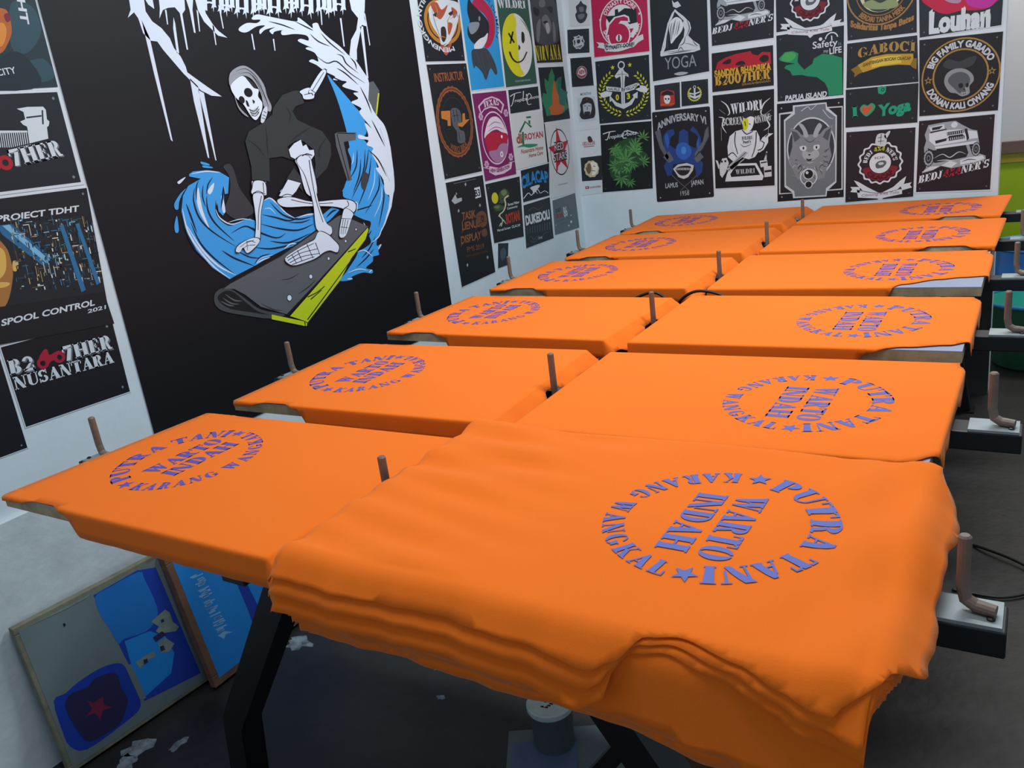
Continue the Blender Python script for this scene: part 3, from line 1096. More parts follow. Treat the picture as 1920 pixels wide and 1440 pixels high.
zb = on_x(306, 860, XW).z
A = Art('L', [(66, -14), (764, -14), to_px((XW, on_x(845, 570, XW).y, zb)), to_px((XW, on_x(283, 795, XW).y, zb))], '#0f0e14', lift=0.002, thick=0.0012)
WB, BL_, NV, GR, YE, CL, LN = '#d9e4f2', '#3f9fe6', '#141a33', '#5c6064', '#c3cf1e', '#34383a', '#17161c'
A.zoom(220, 0, 3.2)
A.poly(WB, [(60, -40), (150, -40), (165, 70), (205, 130), (260, 170), (310, 230), (335, 290), (375, 340), (405, 400), (415, 435), (470, 475), (540, 525), (622, 580), (560, 575), (500, 545), (470, 520), (430, 480), (390, 440), (330, 370), (270, 300), (235, 250), (195, 245), (150, 200), (120, 110), (95, 75), (58, 108), (75, 60)],
       [(140, 120), (190, 230), (328, 850), (316, 840), (215, 440)], [(430, 470), (480, 520), (547, 950), (538, 945), (455, 610)], [(480, 540), (515, 560), (590, 965), (583, 960), (520, 700)],
       [(332, 105), (342, 140), (366, 320), (352, 318), (330, 170)], [(140, -40), (200, -40), (217, 55), (180, 28)],
       [(240, -40), (395, -40), (402, 60), (385, 85), (420, 300), (411, 298), (370, 80), (340, 45), (300, 48), (268, 62), (248, 112), (250, 50)],
       [(395, -40), (452, -40), (446, 60), (465, 200), (455, 196), (428, 60)], [(452, -40), (505, -40), (525, 80), (570, 150), (600, 185), (656, 228), (600, 215), (560, 175), (515, 130), (478, 60)],
       [(1380, -40), (1482, -40), (1478, 110), (1492, 160), (1462, 150), (1432, 300), (1434, 362), (1388, 332), (1398, 240), (1430, 180), (1440, 110), (1400, 60)],
       [(1452, 160), (1470, 160), (1502, 470), (1493, 470)], [(1474, 60), (1484, 90), (1513, 270), (1508, 275)],
       [(565, 150), (575, 160), (590, 272), (584, 270)], [(600, 30), (610, 40), (634, 172), (628, 172)], [(798, 205), (806, 205), (822, 300), (815, 300)], [(928, 235), (936, 235), (944, 305), (939, 305)], [(1330, 110), (1340, 110), (1360, 280), (1353, 280)], [(1212, 60), (1220, 60), (1226, 150), (1220, 150)], [(470, 60), (480, 70), (492, 190), (486, 190)], [(280, 60), (290, 60), (300, 148), (294, 148)])
rb = random.Random(3)
bars = []
for i, x0 in enumerate(range(520, 1390, 97)):
    ps = []
    for k, dx in enumerate((0, 34, 64) if i % 2 else (0, 52)):
        x, w_ = x0 + dx, rb.uniform(11, 15)
        yb = rb.uniform(58, 104) if i < 9 else rb.uniform(70, 125)
        ps.append([(x - w_, -40), (x + w_, -40), (x + w_ + 2, yb * 0.55), (x + w_ * 0.8 + rb.uniform(2, 12), yb * 0.8), (x + 3, yb * 0.74), (x + rb.uniform(-2, 6), yb + 16), (x - 4, yb * 0.78), (x - w_ - rb.uniform(0, 9), yb * 0.9), (x - w_ * 0.7, yb * 0.5)])
    A.poly(WB, *ps)
    yy = (8, 26, 44, 18, 36)[i % 5]
    bars.append([(x0 - 4, yy), (x0 + 64, yy + 6), (x0 + 60, yy + 24), (x0 + 26, yy + 12), (x0, yy + 20)])
A.poly(WB, *bars)
# blue wave at the right, white spray over it
A.poly(BL_, [(1255, 450), (1300, 500), (1370, 580), (1420, 640), (1470, 700), (1490, 790), (1470, 830), (1500, 870), (1535, 950), (1565, 1060), (1595, 1160), (1355, 1160), (1385, 1080), (1400, 960), (1385, 870), (1370, 790), (1340, 680), (1300, 560)], s=1)
A.zoom(300, 280, 3.4286)
A.poly(BL_, [(1210, -10), (1222, 60), (1240, 150), (1212, 180), (1190, 210), (1170, 300), (1228, 330), (1245, 380), (1225, 410), (1300, 450), (1350, 470), (1335, 540), (1350, 600), (1300, 640), (1270, 655), (1250, 700), (1190, 790), (1150, 845), (1230, 838), (1225, 820), (1300, 792), (1355, 798), (1360, 775), (1318, 762), (1362, 720), (1365, 690), (1402, 678), (1398, 650), (1417, 608), (1388, 620), (1395, 560), (1445, 470), (1470, 330), (1440, 260), (1375, 60), (1362, -10)], s=1)
A.line(NV, 9, [(1262, 0), (1255, 110), (1215, 190)], [(1312, 0), (1300, 150), (1225, 320)], [(1352, 50), (1330, 200), (1262, 380)], [(1400, 160), (1398, 260), (1312, 415)], [(1432, 250), (1432, 330), (1400, 500)], [(1270, 640), (1330, 560), (1355, 520)], [(1290, 700), (1340, 640), (1380, 560)], [(1255, 760), (1320, 700), (1370, 640)], [(1285, 60), (1275, 170), (1235, 280)], [(1335, 0), (1318, 120), (1290, 200)], [(1225, 400), (1300, 380), (1360, 360)], w1=-1)
A.line('#b9def8', 6, [(1240, 20), (1235, 70), (1225, 100)], [(1375, 120), (1370, 220), (1330, 330)], [(1420, 230), (1415, 330), (1370, 440)], [(1230, 200), (1210, 240)], w1=-1)
A.line(WB, 7, [(1355, 775), (1340, 790)], [(1230, 830), (1200, 834)], [(1415, 612), (1400, 640)])
A.poly(WB, [(1365, -20), (1475, -20), (1497, 150), (1498, 260), (1482, 370), (1442, 480), (1395, 572), (1410, 540), (1440, 460), (1462, 380), (1470, 320), (1466, 285), (1440, 262), (1450, 205), (1425, 190), (1402, 135), (1412, 120), (1372, 60)])
A.zoom(220, 0, 3.2)
A.poly(WB, [(800, 110), (830, 88), (900, 100), (1000, 120), (1070, 130), (1078, 106), (1120, 135), (1165, 170), (1165, 145), (1195, 140), (1215, 180), (1260, 225), (1330, 280), (1385, 335), (1410, 335), (1430, 370), (1470, 430), (1500, 480), (1510, 560), (1520, 640), (1555, 700), (1600, 760), (1630, 870), (1640, 970), (1655, 1060), (1652, 1160), (1602, 1160), (1590, 1080), (1545, 1012), (1562, 1000), (1520, 920), (1530, 890), (1490, 870), (1500, 842), (1444, 832), (1445, 808), (1500, 820), (1478, 738), (1520, 770), (1448, 680), (1458, 650), (1398, 615), (1440, 592), (1410, 560), (1440, 552), (1345, 520), (1370, 490), (1290, 480), (1300, 460), (1240, 430), (1190, 392), (1145, 370), (1165, 357), (1200, 370), (1180, 320), (1125, 295), (1140, 284), (1165, 290), (1080, 250), (1095, 234), (1140, 245), (1130, 215), (1060, 205), (985, 212), (980, 185), (1010, 178), (940, 190), (926, 207), (906, 185), (940, 165), (880, 180), (851, 206), (848, 180), (880, 155), (830, 160), (770, 195), (730, 190), (724, 170), (770, 140), (830, 140), (852, 120), (810, 120)], s=1)
A.line(LN, 8, [(1150, 205), (1200, 250), (1270, 280)], [(1215, 200), (1270, 260), (1360, 330)], [(1310, 325), (1345, 340), (1370, 385), (1440, 440)], [(1180, 330), (1250, 380), (1310, 370), (1390, 440), (1480, 500)], [(1310, 410), (1360, 440), (1440, 510)], [(1390, 345), (1420, 380), (1430, 420)], [(1450, 520), (1490, 600), (1520, 680)], [(1520, 720), (1560, 800), (1600, 880)], [(1500, 900), (1560, 960), (1610, 1060)], [(1570, 770), (1600, 860)], [(1590, 1000), (1630, 1090)], [(1060, 130), (1130, 165), (1170, 185)], [(900, 130), (980, 150), (1060, 180)], [(1240, 440), (1320, 480), (1350, 490)], w1=-1)
# grey board end at the upper right, grey bracket
A.poly(GR, [(1505, 495), (1530, 488), (1566, 545), (1548, 690), (1500, 600)], [(1298, 805), (1312, 795), (1427, 795), (1425, 840), (1352, 852), (1362, 900), (1402, 1080), (1375, 1088), (1308, 880)])
A.line(YE, 9, [(1562, 560), (1548, 688)], s=0)
A.line(LN, 5, [(1312, 806), (1330, 880), (1385, 1080)], [(1312, 800), (1420, 803)], w1=5)
A.zoom(300, 280, 3.4286)
A.poly('#3d4045', [(1295, 160), (1320, 150), (1335, 180), (1310, 262), (1285, 230)], s=1)
# blue wave at the left
A.poly('#3a3a3e', [(400, 115), (440, 95), (470, 140), (500, 240), (560, 330), (600, 400), (540, 440), (490, 455), (410, 395), (440, 290), (440, 180)], s=1)
A.poly(BL_, [(180, 160), (205, 143), (290, 135), (370, 143), (437, 182), (430, 285), (410, 288), (402, 232), (405, 330), (415, 400), (398, 427), (370, 400), (360, 345), (348, 385), (375, 440), (450, 485), (520, 460), (570, 445), (625, 470), (655, 330), (695, 308), (740, 340), (790, 400), (860, 440), (940, 415), (990, 410), (1040, 420), (1100, 370), (1147, 390), (1100, 440), (1000, 540), (880, 610), (800, 640), (700, 690), (610, 745), (480, 812), (440, 835), (330, 762), (230, 655), (160, 525), (130, 400), (140, 300), (175, 235), (255, 190), (180, 175)])
A.line(WB, 13, [(136, 380), (170, 520), (240, 640), (340, 755), (445, 832)], [(165, 490), (260, 640), (370, 750), (480, 808)], w1=-1)
A.poly(WB, [(238, 245), (228, 330), (255, 420), (310, 510), (270, 400), (252, 320)], [(340, 215), (300, 265), (310, 290), (330, 270)], [(385, 300), (395, 400), (412, 402), (402, 330)], [(105, 210), (158, 178), (120, 222)], s=1)
A.poly(BL_, [(160, 252), (120, 290), (85, 350), (90, 385), (110, 385), (115, 340), (135, 290)], [(100, 428), (85, 490), (92, 535), (112, 530), (110, 480)], [(255, 80), (300, 92), (310, 105), (262, 98)], [(268, 105), (320, 112), (330, 122), (272, 118)], s=1)
A.line(NV, 12, [(215, 250), (208, 330), (245, 440), (330, 530), (480, 625)], [(292, 300), (300, 390), (350, 480), (470, 590)], [(190, 470), (250, 600), (340, 700), (470, 800)], [(390, 650), (470, 700), (600, 750)], [(350, 330), (360, 420), (420, 480), (460, 490)], [(450, 540), (540, 495), (620, 530), (740, 570), (800, 540)], [(650, 420), (740, 440), (820, 460), (880, 440)], [(640, 480), (760, 510), (880, 520), (980, 480)], [(600, 630), (700, 640), (810, 620), (900, 590)], [(700, 590), (820, 600), (960, 540)], [(160, 350), (190, 430), (230, 540)], [(700, 340), (780, 420), (880, 450), (980, 430)], [(1060, 440), (1100, 400), (1130, 390)], [(400, 240), (395, 300), (385, 380)], w1=-1)
A.line('#a9d8f7', 7, [(430, 470), (520, 448), (600, 460)], [(665, 330), (700, 315), (750, 360)], [(870, 440), (940, 422), (1000, 418)], [(610, 740), (640, 700), (720, 680)], [(660, 385), (700, 380), (740, 420)], w1=-1)
A.line(WB, 8, [(190, 160), (290, 142), (380, 152)], [(660, 330), (700, 314), (745, 350), (800, 408), (860, 446)], [(350, 385), (378, 442), (450, 482), (530, 458)], [(870, 440), (940, 420), (1000, 415), (1045, 424)], [(612, 735), (650, 712), (700, 695)], [(790, 642), (830, 610), (880, 606)], [(405, 240), (412, 288)], w1=-1)
A.line(WB, 7, [(1300, 470), (1322, 520), (1300, 560)], [(1352, 600), (1400, 560), (1420, 500)], [(1262, 660), (1310, 650), (1360, 690)], [(1200, 795), (1270, 770), (1330, 780)], [(1235, 335), (1262, 350), (1256, 400)], w1=-1)
A.line(NV, 8, [(600, 735), (640, 690), (700, 672)], [(240, 200), (225, 250), (228, 330)], [(270, 230), (265, 300), (285, 370)], [(330, 180), (300, 230), (292, 290)], [(140, 470), (200, 620), (300, 730)], [(470, 640), (560, 690), (640, 700)], [(820, 470), (900, 470), (960, 450)], [(560, 500), (600, 515), (610, 560)], w1=-1)
# board
A.poly('#45484b', [(340, 965), (350, 920), (395, 892), (455, 902), (540, 960), (640, 1030), (795, 1062), (700, 1088), (520, 1065), (400, 1040), (352, 1005)], s=1)
A.poly('#17181b', [(362, 960), (400, 915), (460, 915), (540, 980), (620, 1040), (690, 1062), (560, 1045), (430, 1020)], s=1)
A.line('#5f6468', 9, [(410, 930), (470, 970), (520, 975)], [(395, 955), (450, 990), (500, 995)], [(380, 975), (430, 1000), (470, 1008)], w1=-1)
A.poly(GR, [(395, 895), (440, 862), (760, 690), (1130, 432), (1160, 422), (1332, 497), (1312, 540), (1020, 840), (812, 1062), (640, 1012), (540, 935), (470, 898)])
A.line(LN, 12, [(395, 892), (440, 860), (760, 688), (1130, 430)], [(812, 1062), (1020, 842), (1330, 500)], w1=9, s=0)
A.line('#2e3134', 7, [(770, 840), (830, 830), (890, 795)], [(800, 860), (850, 848)], [(640, 990), (720, 1030), (780, 1035)], [(880, 930), (940, 890), (1000, 835)], [(1040, 780), (1090, 730)], w1=-1)
A.poly(YE, [(828, 1072), (1328, 503), (1332, 520), (1312, 580), (1222, 700), (1150, 842), (937, 1118), (920, 1102)], [(710, 1062), (920, 1106), (926, 1136), (710, 1092)], [(926, 1106), (940, 1112), (935, 1135), (926, 1136)])
A.line(LN, 7, [(940, 1095), (1120, 850), (1226, 705)], [(940, 950), (1000, 920), (1050, 880)], [(960, 965), (1030, 905)], [(1200, 660), (1250, 640)], [(922, 1104), (926, 1136)], w1=5)
for x, y, r in ((1252, 515, 7), (1185, 590, 8), (1075, 702, 9), (960, 818, 13), (823, 955, 18)):
    A.disc(LN, x, y, r + 4, n=16)
    A.disc(WB, x, y, r, n=16)
# clothes
A.zoom(220, 0, 3.2)
A.poly(CL, [(925, 650), (980, 572), (1050, 545), (1088, 545), (1112, 620), (1060, 640), (1042, 670), (1070, 720), (1150, 758), (1220, 788), (1270, 860), (1275, 930), (1250, 1010), (1190, 1072), (1168, 1075), (1180, 990), (1170, 900), (1110, 850), (1060, 845), (1012, 880), (1020, 920), (1050, 962), (980, 940), (902, 950), (905, 1090), (870, 1084), (798, 1080), (795, 1000), (758, 850), (780, 790), (860, 742), (920, 690)])
A.poly(CL, [(1000, 1082), (1050, 1008), (1092, 1060), (1105, 1150), (1060, 1100), (1020, 1075)])
A.line('#23262a', 8, [(1160, 760), (1080, 810), (1030, 850)], [(770, 840), (830, 880), (880, 950)], [(880, 750), (890, 860), (895, 940)], [(1250, 820), (1200, 900), (1210, 960)], [(1200, 1010), (1250, 980)], [(1000, 640), (1030, 690), (1020, 740)], w1=-1)
# skull and hair
A.poly('#9a9ea6', [(660, 490), (668, 440), (710, 405), (760, 398), (820, 440), (870, 510), (890, 580), (916, 640), (905, 672), (870, 640), (850, 560), (800, 480), (740, 455), (690, 490), (672, 525)], [(690, 560), (720, 640), (778, 702), (745, 685), (712, 640)], s=1)
A.line('#3a3d42', 5, [(700, 430), (760, 415), (820, 460), (860, 530)], [(720, 445), (780, 440), (830, 500), (870, 590)], [(690, 450), (740, 430)], [(850, 520), (880, 590), (900, 650)], [(672, 470), (690, 440)], [(800, 450), (850, 520), (885, 610)], w1=-1)
A.poly('#e3ebf4', [(670, 525), (695, 485), (740, 457), (780, 488), (812, 530), (838, 540), (835, 580), (860, 620), (855, 670), (828, 718), (806, 714), (780, 680), (745, 625), (700, 585)], s=1)
A.poly('#2a2d33', [(755, 460), (800, 490), (828, 530), (810, 530), (785, 500)], s=1)
A.disc('#14151a', 737, 601, 22, kx=0.8, n=20)
A.disc('#14151a', 776, 557, 27, kx=0.95, n=20)
A.poly('#14151a', [(760, 605), (772, 610), (782, 640), (768, 636)], [(800, 600), (815, 610), (808, 625)], s=1)
A.line('#2b2e35', 4, [(780, 658), (812, 668), (838, 640)], [(786, 675), (816, 684), (842, 655)], [(795, 692), (820, 698), (842, 672)], w1=4)
A.line('#2b2e35', 3, *[[(786 + i * 9, 655 + 6 * math.sin(i)), (796 + i * 8, 695 - i * 2)] for i in range(6)], w1=3, s=0)
A.poly('#cfd8e2', [(862, 665), (885, 640), (890, 680), (868, 735), (850, 730)], s=1)
A.line('#2b2e35', 4, [(868, 670), (885, 680)], [(862, 690), (880, 700)], [(858, 708), (876, 716)], w1=4, s=0)


def bone(*pts, s=1):
    A.poly(LN, *[[(sum(q[0] for q in p) / len(p) + (x - sum(q[0] for q in p) / len(p)) * 1.0 + (4 if x > sum(q[0] for q in p) / len(p) else -4), y + (4 if y > sum(q[1] for q in p) / len(p) else -4)) for x, y in p] for p in pts], s=s)
    A.poly(WB, *pts, s=s)


bone([(1085, 550), (1140, 528), (1168, 562), (1165, 592), (1112, 596), (1100, 570)])
bone([(1140, 545), (1212, 428), (1242, 440), (1176, 562), (1158, 560)])
A.line(LN, 4, [(1110, 570), (1160, 560)], [(1150, 540), (1180, 560)], [(1160, 545), (1228, 436)], w1=4)
bone([(1018, 900), (1050, 862), (1090, 840), (1102, 880), (1122, 868), (1140, 902), (1168, 900), (1172, 930), (1150, 962), (1100, 930), (1062, 958), (1030, 942)], s=0)
bone([(1058, 962), (1120, 930), (1152, 972), (1188, 1160), (1124, 1160), (1080, 1012)])
bone([(796, 1088), (880, 1092), (880, 1160), (798, 1160)], s=0)
bone([(965, 1150), (1020, 1082), (1088, 1100), (1060, 1150), (1000, 1180)], s=0)
A.zoom(300, 280, 3.4286)
bone([(582, 250), (596, 205), (660, 213), (672, 282), (660, 296), (580, 286)])
bone([(588, 290), (652, 295), (637, 400), (632, 540), (626, 582), (600, 580), (606, 480), (596, 380)])
A.line(LN, 5, [(640, 300), (622, 400), (618, 520)], [(650, 215), (655, 280)], [(585, 285), (620, 270), (665, 290)], w1=4)
bone([(608, 570), (560, 578), (492, 618), (475, 655), (500, 662), (522, 632), (548, 667), (592, 636), (628, 590)])
A.line(LN, 4, [(600, 600), (560, 590), (500, 630)], [(600, 615), (550, 620), (515, 645)], [(590, 585), (545, 600)], [(545, 590), (550, 650)], w1=3)
bone([(752, 300), (810, 195), (892, 218), (862, 270), (832, 302), (800, 310)], s=0)
bone([(748, 322), (830, 308), (960, 338), (1100, 328), (1190, 325), (1240, 345), (1244, 388), (1216, 412), (1180, 388), (1100, 368), (950, 366), (800, 372), (750, 350)])
A.line(LN, 5, [(830, 325), (960, 350), (1100, 345)], [(1190, 330), (1200, 360), (1170, 380)], [(760, 310), (800, 290), (850, 300)], w1=4)
bone([(1178, 380), (1228, 412), (1216, 452), (1180, 556), (1140, 556), (1156, 440)])
A.line(LN, 4, [(1165, 450), (1150, 545)], [(1180, 450), (1162, 548)], [(1196, 455), (1176, 545)], [(1155, 445), (1215, 448)], [(1148, 500), (1198, 505)], w1=3)
bone([(866, 80), (900, 40), (952, 58), (972, 160), (1002, 330), (1052, 468), (1088, 502), (1090, 542), (1050, 557), (1002, 522), (986, 480), (970, 340), (920, 170)])
A.line(LN, 6, [(945, 70), (960, 180), (990, 330), (1035, 470)], [(900, 45), (930, 30), (965, 40)], w1=4)
bone([(1008, 530), (1060, 545), (1100, 580), (1136, 622), (1125, 662), (1080, 650), (1040, 662), (1000, 692), (950, 716), (842, 746), (790, 702), (870, 642), (940, 602), (980, 580)])
A.line(LN, 5, [(820, 730), (900, 690), (1010, 670)], [(808, 715), (890, 668), (1000, 640)], [(835, 742), (920, 710), (980, 690)], [(800, 700), (880, 650), (975, 605)], [(870, 650), (900, 720)], [(930, 610), (970, 700)], [(835, 680), (865, 735)], [(985, 600), (1015, 680)], w1=4)
A.done('large black cloth banner with a skeleton riding a board on a blue wave', 'banner', 'banner')

# ------------------------------------------------------------------ posters left of the banner
A = Art('L', [(-170, -140), (29, -140), (108, 163), (-80, 173)], '#22343c')
A.zoom(0, 0, 3)
A.poly('#2f4d58', [(60, 20), (180, 40), (230, 180), (150, 300), (60, 260)], [(100, 380), (240, 330), (300, 440), (120, 470)], s=1)
A.poly('#1d2b33', [(0, 330), (120, 300), (230, 480), (-60, 500)], s=1)
A.poly('#b5622a', [(-60, 60), (20, 50), (50, 90), (64, 180), (40, 250), (10, 295), (-40, 300), (-90, 200)], s=1)
A.poly('#d88a35', [(-40, 150), (15, 130), (35, 180), (10, 260), (-40, 240)], s=1)
A.poly('#7b2436', [(20, 85), (45, 75), (58, 110), (35, 125)], s=1)
A.text('LIGHT', (62, -170), (118, 132), 46, WH, bold=0.03)
A.text('CITY', (-14, 428), (92, 412), 36, WH)
A.done('dark teal poster with an orange patch, topmost left of the black banner', group=GL_)

A = Art('L', [(-140, 176), (110, 167), (158, 346), (-110, 380)], '#1c2228', WH, bw=0.03)
A.zoom(0, 0, 3)
A.poly(WH, [(92, 612), (150, 602), (240, 600), (256, 618), (262, 672), (276, 684), (272, 708), (262, 716), (270, 780), (168, 806), (150, 712), (128, 702), (112, 684), (140, 672), (130, 630)])
A.line('#20303c', 9, [(146, 662), (232, 652)], [(236, 620), (240, 700)], s=0)
A.line(WH, 5, *[[(x, 740 + (x % 3) * 6), (x + 14, 830)] for x in range(-60, 160, 12)], s=0)
A.poly(WH, [(-60, 735), (150, 735), (152, 745), (-60, 750)])
A.poly('#8d979d', [(-200, 745), (-60, 735), (-60, 750), (-200, 765)])
A.line('#1c2228', 6, [(40, 838), (330, 772)], s=0)
A.text('B2', (-190, 990), (-80, 975), 90, WH, 'slab', 0.0)
A.disc('#a81f2e', 28, 916, 42, 18, n=24)
A.disc('#a81f2e', -40, 925, 42, 18, n=24)
A.text('7HER', (78, 944), (362, 880), 92, '#6d7780', 'slab', 0.0)
A.text('7HER', (70, 938), (354, 874), 92, WH, 'slab', 0.0)
A.tacks(only=(1, 2))
A.done('white-bordered black poster with a white lighthouse tower drawing', group=GL_)

A = Art('L', [(-24, 372), (164, 349), (208, 592), (0, 648)], '#1a1d22', WH, bw=0.012)
A.zoom(0, 0, 3)
A.text('PROJECT TDHT', (-20, 1250), (442, 1188), 34, WH, shear=0.3, bold=0.03)
A.poly('#20262c', [(-60, 1275), (450, 1215), (585, 1640), (-40, 1760)])
A.zoom(0, 420, 3)
A.poly('#2d6a94', [(-20, 10), (60, 0), (290, 190), (240, 235), (10, 60)])
A.poly('#7db8d8', [(10, 10), (50, 4), (280, 205), (262, 222)])
A.poly('#a9743c', [(-30, 110), (30, 130), (60, 210), (70, 300), (40, 440), (-20, 470)], s=1)
A.poly('#d9b25a', [(-20, 140), (25, 160), (30, 260), (-10, 300)], [(70, 210), (100, 215), (96, 260), (72, 262)], [(-10, 330), (50, 330), (40, 350), (-12, 360)], s=1)
rb = random.Random(11)
for colr, n in (('#27506a', 60), ('#6b5636', 36), ('#10181f', 40), ('#3c7ea6', 50), ('#9cc4d2', 34), ('#c9a468', 34), ('#14202a', 50), ('#5c6f78', 40), ('#e3e7da', 30)):
    ps = []
    for _ in range(n):
        x, y = rb.uniform(70, 540), rb.uniform(-30, 390)
        x += (y - 180) * 0.12
        w_, h_ = rb.choice(((3, 60), (34, 4), (6, 18), (14, 6), (5, 34), (9, 9), (3, 22)))
        if y - h_ / 2 < -40 - (x - 80) * 0.12 or x > 520 + y * 0.12 or y + h_ > 405 - (x - 60) * 0.05:
            continue
        ps.append([(x - w_ / 2, y - h_ / 2 + w_ * 0.06), (x + w_ / 2, y - h_ / 2 - w_ * 0.06), (x + w_ / 2 + h_ * 0.22, y + h_ / 2 - w_ * 0.06), (x - w_ / 2 + h_ * 0.22, y + h_ / 2 + w_ * 0.06)])
    A.poly(colr, *ps)
A.poly('#2f6f9c', [(330, 10), (352, 0), (480, 370), (455, 385)], [(420, 0), (440, -5), (560, 330), (540, 345)])
A.poly('#1a1d22', [(-30, 470), (560, 385), (600, 440), (640, 560), (-10, 680)])
A.text('SPOOL CONTROL', (4, 574), (530, 456), 34, WH, shear=0.3, bold=0.03)
A.text('2021', (490, 502), (592, 476), 20, WH, shear=0.3, bold=0.02)
A.tacks(only=(1,))
A.done('poster with a blue and amber photo of industrial pipes under its title', group=GL_)

A = Art('L', [(-2, 650), (209, 594), (245, 735), (47, 803)], '#15181d', WH, bw=0.012)
A.zoom(0, 420, 3)
A.text('B2', (60, 856), (204, 826), 84, '#6d7780', 'slab')
A.text('B2', (54, 850), (196, 818), 84, WH, 'slab')
A.disc('#a81f3a', 240, 782, 34, 16, n=24)
A.disc('#a81f3a', 332, 748, 34, 16, n=24)
A.poly('#a81f3a', [(218, 760), (240, 712), (262, 705), (275, 735), (300, 725), (330, 712), (352, 735), (330, 760), (290, 770), (262, 790)], s=1)
A.disc('#15181d', 240, 782, 14, n=16)
A.disc('#15181d', 332, 748, 14, n=16)
A.text('7HER', (368, 780), (640, 706), 84, '#6d7780', 'slab')
A.text('7HER', (360, 774), (632, 698), 84, WH, 'slab')
A.text('NUSANTARA', (84, 934), (640, 778), 72, WH, 'slab', track=0.02)
A.tacks(only=(1, 2))
A.done('black poster with two lines of white slab lettering and red binoculars', group=GL_)

A = Art('L', [(-170, 690), (-4, 655), (53, 840), (-110, 900)], '#13171c', WH, bw=0.008)
A.tacks(only=(2,))
A.done('plain black poster at the left edge, lowest beside the white plaster', group=GL_)

# ------------------------------------------------------------------ posters right of the banner, on the left wall
Z5 = (770, 0, 4.363)
Z6 = (800, 260, 4.8)
A = Art('L', [(776, -40), (853, -44), (872, 115), (797, 116.5)], '#1c2126', WH, bw=0.006)
A.zoom(*Z5)
A.disc('#c07f2e', 262, 180, 180, kx=0.82, n=40)
A.disc('#1c2126', 262, 180, 150, 140, kx=0.82)
A.poly('#d6dde2', [(150, 60), (230, 0), (380, 20), (395, 110), (370, 220), (330, 320), (290, 370), (250, 380), (230, 300), (180, 220), (150, 140)], s=1)
A.poly('#b4553a', [(160, 40), (210, 20), (250, 80), (300, 40), (260, 140), (220, 150)], [(330, 60), (380, 100), (350, 150)], [(240, 370), (290, 455), (335, 350), (290, 380)], [(300, 190), (340, 200), (310, 290)], s=1)
A.poly('#3a2a2a', [(245, 230), (280, 225), (290, 300), (270, 345), (250, 320)], [(180, 120), (220, 100), (210, 140)], [(305, 110), (345, 90), (330, 130)], s=1)
A.line('#8a96a2', 7, [(170, 80), (200, 200), (250, 330)], [(300, 40), (350, 20)], [(320, 160), (370, 120), (390, 150)], [(330, 230), (370, 190)], w1=-1)
A.line('#c98a3a', 7, [(190, 30), (215, 90), (205, 150)], [(330, 120), (300, 170), (310, 230)], [(220, 320), (250, 300), (285, 310)], w1=-1)
A.line('#4a3030', 6, [(200, 60), (235, 80)], [(170, 150), (215, 170)], [(300, 120), (280, 160)], [(350, 180), (320, 210)], [(210, 240), (235, 250)], [(300, 270), (330, 260)], [(235, 360), (262, 372), (290, 355)], w1=-1)
A.arc('MENENGKO NTIN', 262, 180, 205, 36, 290, 122, WH, bold=0.03, kx=0.82)
A.tacks(only=(2, 3))
A.done('black poster with a roaring white tiger head over an orange disc', group=GL_)

A = Art('L', [(798, 120), (874, 117.5), (904, 322), (833, 338)], '#1e2224', WH, bw=0.006)
A.zoom(*Z5)
A.text('INSTRUKTUR', (196, 672), (432, 650), 70, '#a65c2e', bold=0.01)
A.disc('#8f5230', 362, 1000, 285, 245, kx=0.52, n=60, wob=0.02, wn=26)
A.disc('#1e2224', 362, 1000, 268, 262, kx=0.52)
A.disc('#4a3a36', 362, 1000, 200, 196, kx=0.52)
A.poly('#c47a38', [(245, 910), (320, 905), (326, 1030), (300, 1030), (298, 985), (250, 970)], [(420, 930), (440, 925), (444, 980), (480, 975), (420, 1040), (380, 1030), (372, 1000), (420, 1000)])
A.poly('#565a60', [(325, 900), (370, 885), (405, 920), (412, 1000), (385, 1010), (400, 1060), (435, 1080), (440, 1160), (385, 1165), (375, 1080), (340, 1020)], s=1)
A.line('#2c2f33', 5, [(345, 900), (360, 1000)], [(370, 895), (385, 990)], [(340, 950), (400, 940)], [(390, 1080), (400, 1150)], w1=4)
A.arc('WIRO BIRA', 362, 990, 205, 46, 235, 305, '#8f5230', bottom=True, bold=0.02, kx=0.52)
A.tacks(only=(0, 1, 2, 3))
A.done('dark poster with a bronze chain oval around a raised fist', group=GL_)

A = Art('L', [(834, 342), (905, 327), (929, 511), (865, 540)], '#1d2124', WH, bw=0.006)
A.zoom(*Z6)
A.line('#777f84', 4, [(240, 405), (440, 362)], s=0)
A.poly(WH, [(425, 445), (475, 432), (487, 525), (437, 540)])
A.text('B3', (434, 522), (480, 512), 60, '#1d2124', bold=0.03)
A.poly('#a8afb3', [(220, 560), (255, 500), (270, 540), (312, 530), (315, 560), (250, 590)], [(260, 480), (272, 500), (262, 505)])
for i, (t, xa, ya, xb, yb_) in enumerate((('TASIK', 318, 735, 440, 705), ('LIENUL', 318, 825, 475, 790), ('DISPLAY', 308, 950, 490, 895))):
    A.text(t, (xa, ya), (xb, yb_), 68, '#8e5a35', bold=0.02, shear=0.1)
    A.line('#8e5a35', 6, [(xa + 10, ya - 5), (xa - 8, ya + 30)], [(xb - 30, yb_ + 5), (xb - 36, yb_ + 34)], w1=1)
A.text('PMS 2019', (362, 1020), (515, 985), 44, '#74492f', bold=0.02)
A.text('tattoo and graphic festival', (350, 1070), (545, 1022), 26, '#5b3d2c')
A.poly('#6a452e', [(440, 690), (490, 650), (530, 680), (540, 760), (500, 800), (460, 760)], [(490, 830), (530, 810), (540, 870), (500, 880)], s=1)
